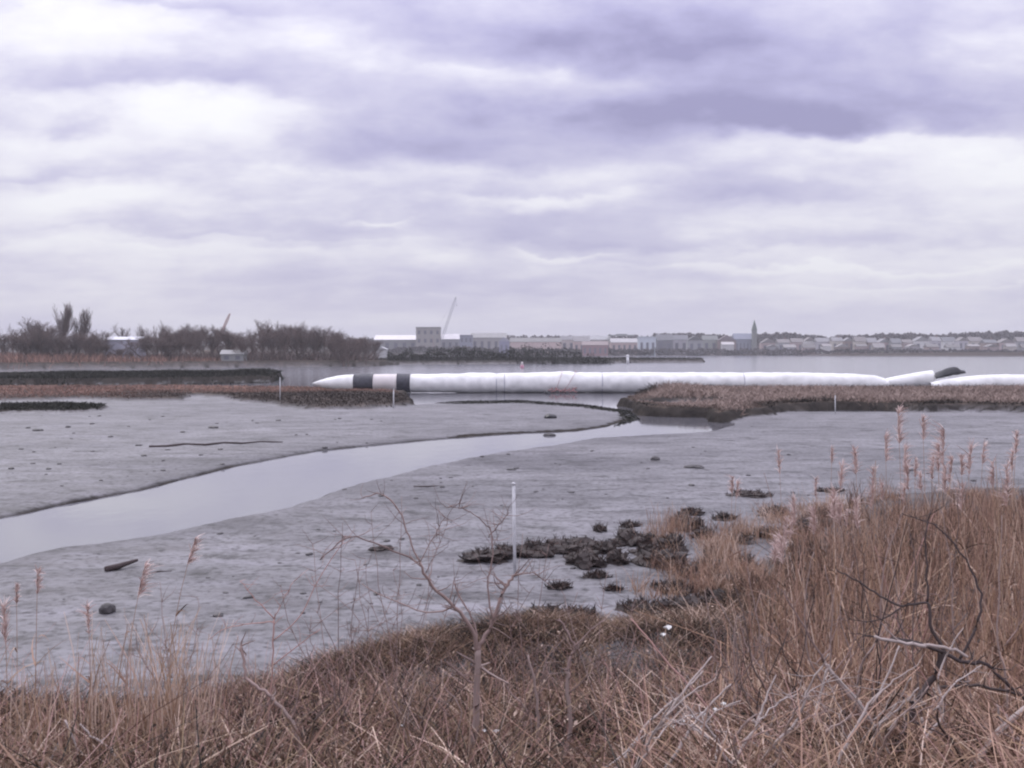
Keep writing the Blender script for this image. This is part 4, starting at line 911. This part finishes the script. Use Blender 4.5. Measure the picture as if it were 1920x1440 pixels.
for i, (px, py, Y, pl) in enumerate(RR):
    lb = {1383: 'slightly lower of the two thin plumed reeds left of the right group', 1375: 'slightly higher of the two thin plumed reeds left of the right group', 1460: 'lone pink plumed reed left of the tall right group', 1684: 'highest plumed reed of the right group'}.get(px, 'pink plumed reed above the right reed bed, %s plume from the left' % ORD[i])
    reed(px, py, Y, lb, 'plumed reeds on the right', pl*1.05, random.uniform(-.12, .12), random.uniform(-.3, .3))

# individual bare shrubs and saplings: limbs given by their bends
def limb(mb, pts, Y, r0, r1, dy=0.0, tint=.5, n=6, org=(0, 0, 0)):
    r0 *= 1.35; r1 *= 1.4
    P = [Vector(at(p[0], p[1], Y+dy*i/(max(1, len(pts)-1))))-Vector(org) for i, p in enumerate(pts)]
    Q = []
    for i in range(len(P)-1):     # smooth and roughen
        p0, p1, p2, p3 = P[max(i-1, 0)], P[i], P[i+1], P[min(i+2, len(P)-1)]
        for t in (0, .25, .5, .75):
            Q.append(.5*((2*p1)+(p2-p0)*t+(2*p0-5*p1+4*p2-p3)*t*t+(3*p1-p0-3*p2+p3)*t**3)+Vector((random.gauss(0, .0045), random.gauss(0, .006), random.gauss(0, .0045))))
    Q.append(P[-1]); k = len(Q)
    mb.tube(Q, [r0+(r1-r0)*i/(k-1) for i in range(k)], n, tint); return Q
def twiglets(mb, Q, count, ln, r, rnd=random, up=.4):
    for _ in range(count):
        i = rnd.randrange(len(Q)//3, len(Q)); p = Q[i]; d = Vector((rnd.gauss(0, 1), rnd.gauss(0, .7), rnd.gauss(up, .5))).normalized(); l_ = ln*rnd.uniform(.4, 1.2)
        pts = [p]; 
        for j in range(3): d = (d+Vector((rnd.gauss(0, .25), rnd.gauss(0, .25), rnd.gauss(.1, .2)))).normalized(); pts.append(pts[-1]+d*l_/3)
        mb.tube(pts, [r, r*.8, r*.6, r*.35], 3, rnd.uniform(.2, .8), cap=False)
def shrub(name, label, px, Y, limbs, matk, tk='redtwig', cat='shrub', group=None, tw=4, tl=.16):
    b = at(px, 1440, Y); g0 = float(H(b[0], Y)[0]); org = (b[0], Y, g0); e_ = empty(name, org, label, cat, group); tb_ = MB()
    for i, (pts, r0, r1, dy) in enumerate(limbs):
        mb = MB()
        if i == 0:
            bb = at(pts[0][0], pts[0][1], Y); pts = list(pts)
            Q0 = limb(mb, pts, Y, r0, r1, dy, .6, 7, org)
            if pts[0][1] > 1380: mb.tube([Vector((Q0[0].x*.9, Q0[0].y, min(-.1, Q0[0].z-.02))), Q0[0]], [r0*1.12, r0], 7, .6)
        else: Q0 = limb(mb, pts, Y, r0, r1, dy, random.uniform(.3, .8), 6, org)
        twiglets(mb, Q0, tw if i else tw//2, tl, max(.003, r1*.9))
        mb.build('trunk' if i == 0 else 'branch', M['limb'] if (i and matk == 'bark') else M[matk], e_, True)
    return e_
shrub('bare_sapling', 'bare sapling with a straight pale trunk forking at the centre of the foreground', 888, 8.0, [
 ([(886,1450),(890,1370),(894,1288),(896,1218)], .023, .018, 0),
 ([(896,1220),(908,1195),(923,1168),(938,1121),(952,1096),(966,1078)], .014, .008, .15),
 ([(895,1222),(884,1180),(853,1137),(810,1098),(787,1055)], .014, .007, -.15),
 ([(787,1055),(767,1008),(748,958),(717,927),(680,934)], .006, .003, .1),
 ([(787,1055),(736,1032),(690,1014),(647,1008),(600,1050)], .006, .003, -.1),
 ([(896,1210),(890,1170),(868,1130),(850,1090)], .007, .003, .3),
 ([(925,1165),(915,1100),(924,1040),(919,990)], .006, .0035, .2),
 ([(919,990),(890,965),(868,954),(838,952)], .0035, .0018, .1), ([(916,1008),(935,985),(954,962)], .004, .002, 0),
 ([(853,1137),(800,1150),(724,1120),(678,1094)], .006, .002, .2),
 ([(888,1284),(862,1262),(837,1240)], .007, .004, -.1), ([(798,1075),(820,1030),(838,985)], .003, .0015, .1),
 ([(966,1078),(1000,1075),(1022,1090)], .004, .002, .1), ([(787,1055),(810,1010),(835,970)], .003, .0015, 0)], 'bark', tw=13, tl=.24)
shrub('bare_sapling', 'crooked bare stem right of the forked sapling', 1047, 7.8, [
 ([(1045,1450),(1067,1378),(1066,1300),(1063,1257)], .014, .010, 0), ([(1063,1257),(1070,1232),(1078,1214),(1062,1186),(1047,1160)], .010, .006, .1), ([(1078,1214),(1110,1180),(1135,1160)], .005, .002, .2),
 ([(1066,1300),(1100,1270),(1120,1240)], .005, .002, 0)], 'bark', tw=5)
shrub('bare_sapling', 'slim upright bare stem between the forked sapling and the crooked stem', 1000, 8.1, [
 ([(1004,1450),(1008,1370),(1004,1290),(990,1228)], .012, .006, 0), ([(1004,1310),(1025,1280),(1030,1250)], .005, .002, 0)], 'bark', tw=5)
shrub('bare_shrub', 'bare shrub with a black broken top at lower left of centre', 569, 7.9, [
 ([(570,1450),(560,1390),(547,1350),(510,1306)], .014, .010, 0), ([(510,1306),(480,1285),(463,1270),(456,1240),(452,1211)], .010, .008, .1),
 ([(547,1350),(560,1300),(556,1250)], .006, .002, 0), ([(510,1306),(495,1330),(470,1350)], .005, .002, .1)], 'bark', 'twig', tw=4)
shrub('bare_shrub', 'fan of thin reddish twigs against the mud left of centre', 514, 8.6, [
 ([(500,1400),(508,1300),(512,1220),(514,1160)], .006, .004, 0), ([(514,1160),(530,1125),(550,1091)], .004, .0018, 0), ([(514,1160),(480,1125),(450,1090)], .004, .0018, .1),
 ([(512,1165),(470,1170),(425,1178),(390,1200)], .004, .0018, .1), ([(512,1200),(560,1160),(590,1100),(649,1004)], .004, .002, .2), ([(508,1250),(560,1210),(600,1180)], .004, .002, .2)], 'redtwig', tw=6)
for px_, Y_, fan, lb in ((640,8.4,((-110,250),(-60,330),(-10,370),(40,300),(90,240),(-30,200)),'spray of fine bare twigs left of the forked sapling'),
                     (742,8.6,((-70,300),(-30,390),(20,420),(70,360),(110,260)),'tall thin spray of bare twigs reaching over the mud just left of the sapling'),
                     (985,8.5,((-50,290),(-10,350),(40,330),(80,240)),'spray of fine bare twigs right of the forked sapling'),
                     (330,8.8,((-80,180),(-20,260),(50,230),(90,150)),'spray of fine bare twigs behind the left straw grass'),
                     (1130,8.4,((-60,220),(0,280),(60,240)),'short spray of bare twigs between the crooked stem and the reeds')):
    lm = [([(px_,1455),(px_+4,1400),(px_+2,1350)], .007, .005, 0)]
    for dx_, h_ in fan:
        lm.append(([(px_+2,1352),(px_+dx_*.35+random.uniform(-8,8),1350-h_*.3),(px_+dx_*.75+random.uniform(-12,12),1350-h_*.65),(px_+dx_*1.1+random.uniform(-16,16),1350-h_)], .0035, .0014, random.uniform(-.4,.4)))
        lm.append(([(px_+dx_*.35,1350-h_*.3),(px_+dx_*.3+random.uniform(-50,50),1350-h_*.5),(px_+dx_*.3+random.uniform(-80,80),1350-h_*.72)], .0025, .0012, random.uniform(-.3,.3)))
    shrub('bare_shrub', lb, px_, Y_, lm, 'limb', tw=6, tl=.17)
shrub('bare_shrub', 'dark forked bush with pale broken limb at lower right', 1690, 7.2, [
 ([(1688,1450),(1692,1390),(1715,1320),(1750,1270),(1770,1222)], .020, .015, 0), ([(1770,1222),(1745,1170),(1740,1130),(1690,1138),(1650,1118),(1610,1090),(1570,1070)], .010, .004, .2),
 ([(1740,1130),(1738,1060),(1735,1000),(1745,960)], .006, .003, .1), ([(1770,1222),(1800,1240),(1850,1245),(1885,1280),(1925,1316)], .012, .008, -.2),
 ([(1770,1225),(1720,1205),(1680,1200),(1622,1192)], .012, .005, -.1), ([(1760,1290),(1820,1285),(1870,1292),(1930,1305)], .010, .008, -.1),
 ([(1800,1240),(1835,1160),(1835,1100),(1800,1035),(1750,985),(1690,962)], .008, .0025, .3), ([(1690,1140),(1640,1165),(1590,1160)], .005, .002, .2)], 'darkbark', 'twig', tw=6, tl=.2)
def pale(label, px, Y, limbs, mk='palebark', tw=2): shrub('bare_branch', label, px, Y, limbs, mk, 'twig', 'branch', None, tw)
pale('pale weathered branch crossing the dark bush at lower right', 1780, 7.0, [([(1640,1194),(1700,1206),(1735,1212)], .008, .010, 0), ([(1735,1212),(1780,1216),(1815,1232)], .010, .008, 0)])
pale('long branch slanting down right, black on its lower half', 1680, 7.3, [([(1690,1450),(1640,1370),(1590,1300),(1545,1240)], .013, .009, .1), ([(1545,1240),(1510,1180),(1470,1110)], .007, .003, .1)], 'bark')
pale('long branch beside the black slanting one, slightly lower', 1670, 7.1, [([(1680,1440),(1630,1345),(1570,1270),(1548,1246)], .009, .006, .1)], 'palebark')
pale('short forked pale branch at the bottom right of centre', 1460, 7.0, [([(1466,1450),(1450,1395),(1412,1350)], .012, .008, 0), ([(1440,1378),(1460,1320),(1500,1290)], .006, .003, .1)])
pale('slim pale upright branch leaning right at lower right', 1530, 7.2, [([(1508,1450),(1520,1390),(1535,1320),(1550,1255)], .010, .005, 0)])
pale('thick pale branch rising into the bottom right corner', 1830, 6.7, [([(1818,1450),(1850,1400),(1885,1360),(1930,1325)], .018, .014, 0), ([(1885,1360),(1872,1345),(1870,1320)], .006, .004, 0)])
pale('thin pale branch curving along the bottom right of centre', 1400, 7.1, [([(1450,1430),(1420,1400),(1380,1380),(1340,1368)], .008, .005, 0)])
pale('thin reddish branch slanting down right above the white litter', 1260, 7.8, [([(1400,1455),(1370,1395),(1330,1330),(1261,1253),(1220,1205),(1183,1160)], .008, .004, .1)], 'redtwig')
pale('short upright pale branch left of the bottom right corner', 1735, 6.9, [([(1738,1450),(1733,1390),(1728,1345)], .009, .006, 0)])
pale('leaning thin pale branch between the dark bush and the corner', 1790, 7.0, [([(1790,1450),(1780,1390),(1762,1330),(1750,1290)], .007, .004, 0)])
pale('pale curved stem at the bottom left near the straw', 235, 7.6, [([(232,1450),(205,1405),(170,1380),(150,1358)], .008, .005, 0)])
pale('upright pale stem at the bottom left beside the curved one', 145, 7.6, [([(148,1450),(143,1400),(122,1350)], .007, .005, 0)])
pale('short pale stem in the bottom left corner', 95, 7.4, [([(90,1450),(98,1420),(108,1395)], .006, .004, 0)])
pale('thin pale stem left of the shrub with the black top', 415, 7.6, [([(500,1440),(470,1405),(430,1390),(410,1385)], .005, .003, 0)], 'redtwig')
BR = sorted([(random.uniform(1230, 1900), random.uniform(1190, 1360)) for _ in range(22)])
for i, (px, py) in enumerate(BR):
    dx = random.choice((-1, 1))*random.uniform(40, 190); Y = random.uniform(5.9, 6.9); mk = random.choice(('palebark', 'palebark', 'bark', 'darkbark', 'palebark')); r_ = random.uniform(.006, .011)
    f = lambda a: (px+dx*a+random.uniform(-14, 14), py+(1455-py)*a+random.uniform(-12, 12))
    shrub('fallen_branch', 'tangled bare branch in the lower right brush, %s such branch from the left' % ORD[i], px, Y, [([(px+dx, 1455), f(.75), f(.5), f(.25), (px, py)], r_, r_*.35, random.uniform(-.4, .4)),
        ([f(.5), (px+dx*.5-math.copysign(40, dx), py+(1455-py)*.3), (px+dx*.5-math.copysign(85, dx), py+(1455-py)*.18)], r_*.5, .002, .1)], mk, 'twig', 'branch', 'tangled branches in the lower right brush', 5, .2)
# more unnamed stems as individual shrubs of one kind
WX = []; W0 = len(bpy.data.objects)
for i in range(42):
    px = random.choice((random.uniform(380, 880), random.uniform(1000, 1560), random.uniform(1380, 1900), random.uniform(1350, 1900))); Y = random.uniform(7.2, 9.2); yt = YT(px)+random.uniform(10, 130)
    yt = min(yt, 1400); yb = 1455; ln = random.uniform(-150, 150); x1 = px+ln
    mk = random.choice(('redtwig', 'bark', 'twig', 'twig', 'darkbark', 'bark')); side = random.choice((-1, 1))
    ym = (yt+yb)/2
    WX.append(px); shrub('dry_weed', 'x', px, Y, [([(px, yb), (px+ln*.2+random.uniform(-18, 18), ym+60), (px+ln*.45+random.uniform(-22, 22), ym-10), (px+ln*.75+random.uniform(-18, 18), (ym+yt)/2-10), (x1, yt)], random.uniform(.004, .009), .002, random.uniform(-.3, .3)),
        ([(px+ln*.5, ym), (px+ln*.5+side*30, ym-40), (px+ln*.5+side*45, ym-90)], .004, .002, random.uniform(-.2, .2))], mk, 'redtwig', 'weed', 'dry weeds in the near brush', 5, .2)

ws_ = sorted([o for o in bpy.data.objects if o.name.startswith('dry_weed')], key=lambda o: o.location.x)
for i, o in enumerate(ws_): o['label'] = 'thin dry weed stalk standing in the near brush, %s from the left' % ORD[i]

# litter
def bit(px, py, Y, w, label):
    p = at(px, py, Y); mb = MB(); n = 8; V = [(0, 0, w*.25)]
    for i in range(n):
        a = i/n*6.283; r_ = w*(.35+.25*math.sin(i*2.3)); V.append((math.cos(a)*r_, math.sin(a)*r_*.7, w*.1*math.sin(i*1.7)))
    V.append((0, 0, -w*.15)); fs = [(0, i+1, (i+1) % n+1) for i in range(n)]+[(n+1, (i+1) % n+1, i+1) for i in range(n)]
    mb.add(V, fs); o = mb.build('litter_scrap', M['litter'], None); o.location = (p[0], p[1], p[2]); tag(o, label, 'litter', 'white litter in the brush')
bit(908, 1370, 8.3, .055, 'small white scrap just right of the sapling trunk, left of a pair')
bit(930, 1371, 8.3, .065, 'brighter white scrap right of the sapling trunk, right of a pair')
bit(1252, 1177, 13.5, .15, 'white scrap at the upper edge of the brush right of centre')
bit(1243, 1190, 13, .10, 'smaller white scrap just below another at the brush edge')
bit(754, 1360, 8.2, .04, 'tiny white scrap left of the sapling')
for i, (px, py) in enumerate(((1262,1362),(1280,1352),(1298,1344),(1318,1338),(1340,1330),(1356,1320))):
    bit(px, py, 7.6, .05+.015*(i % 2), 'white scrap in the slanting white line in the lower right brush, %s from the left' % ORD[i])

# ------------------------------------------------------------------ haze
mb = MB(); mb.box((0, 2560, 44), (9600, 5300, 93)); hz_o = mb.build('haze', bpy.data.materials.new('air')); tag(hz_o, 'thin pale haze over the bay', 'haze', kind='stuff')
hm = hz_o.data.materials[0]; hm.use_nodes = True; hm.node_tree.nodes.clear(); ho = hm.node_tree.nodes.new('ShaderNodeOutputMaterial'); hv = hm.node_tree.nodes.new('ShaderNodeVolumePrincipled')
hv.inputs['Color'].default_value = (.9, .9, .95, 1); hv.inputs['Density'].default_value = .00026; hm.node_tree.links.new(hv.outputs[0], ho.inputs['Volume'])
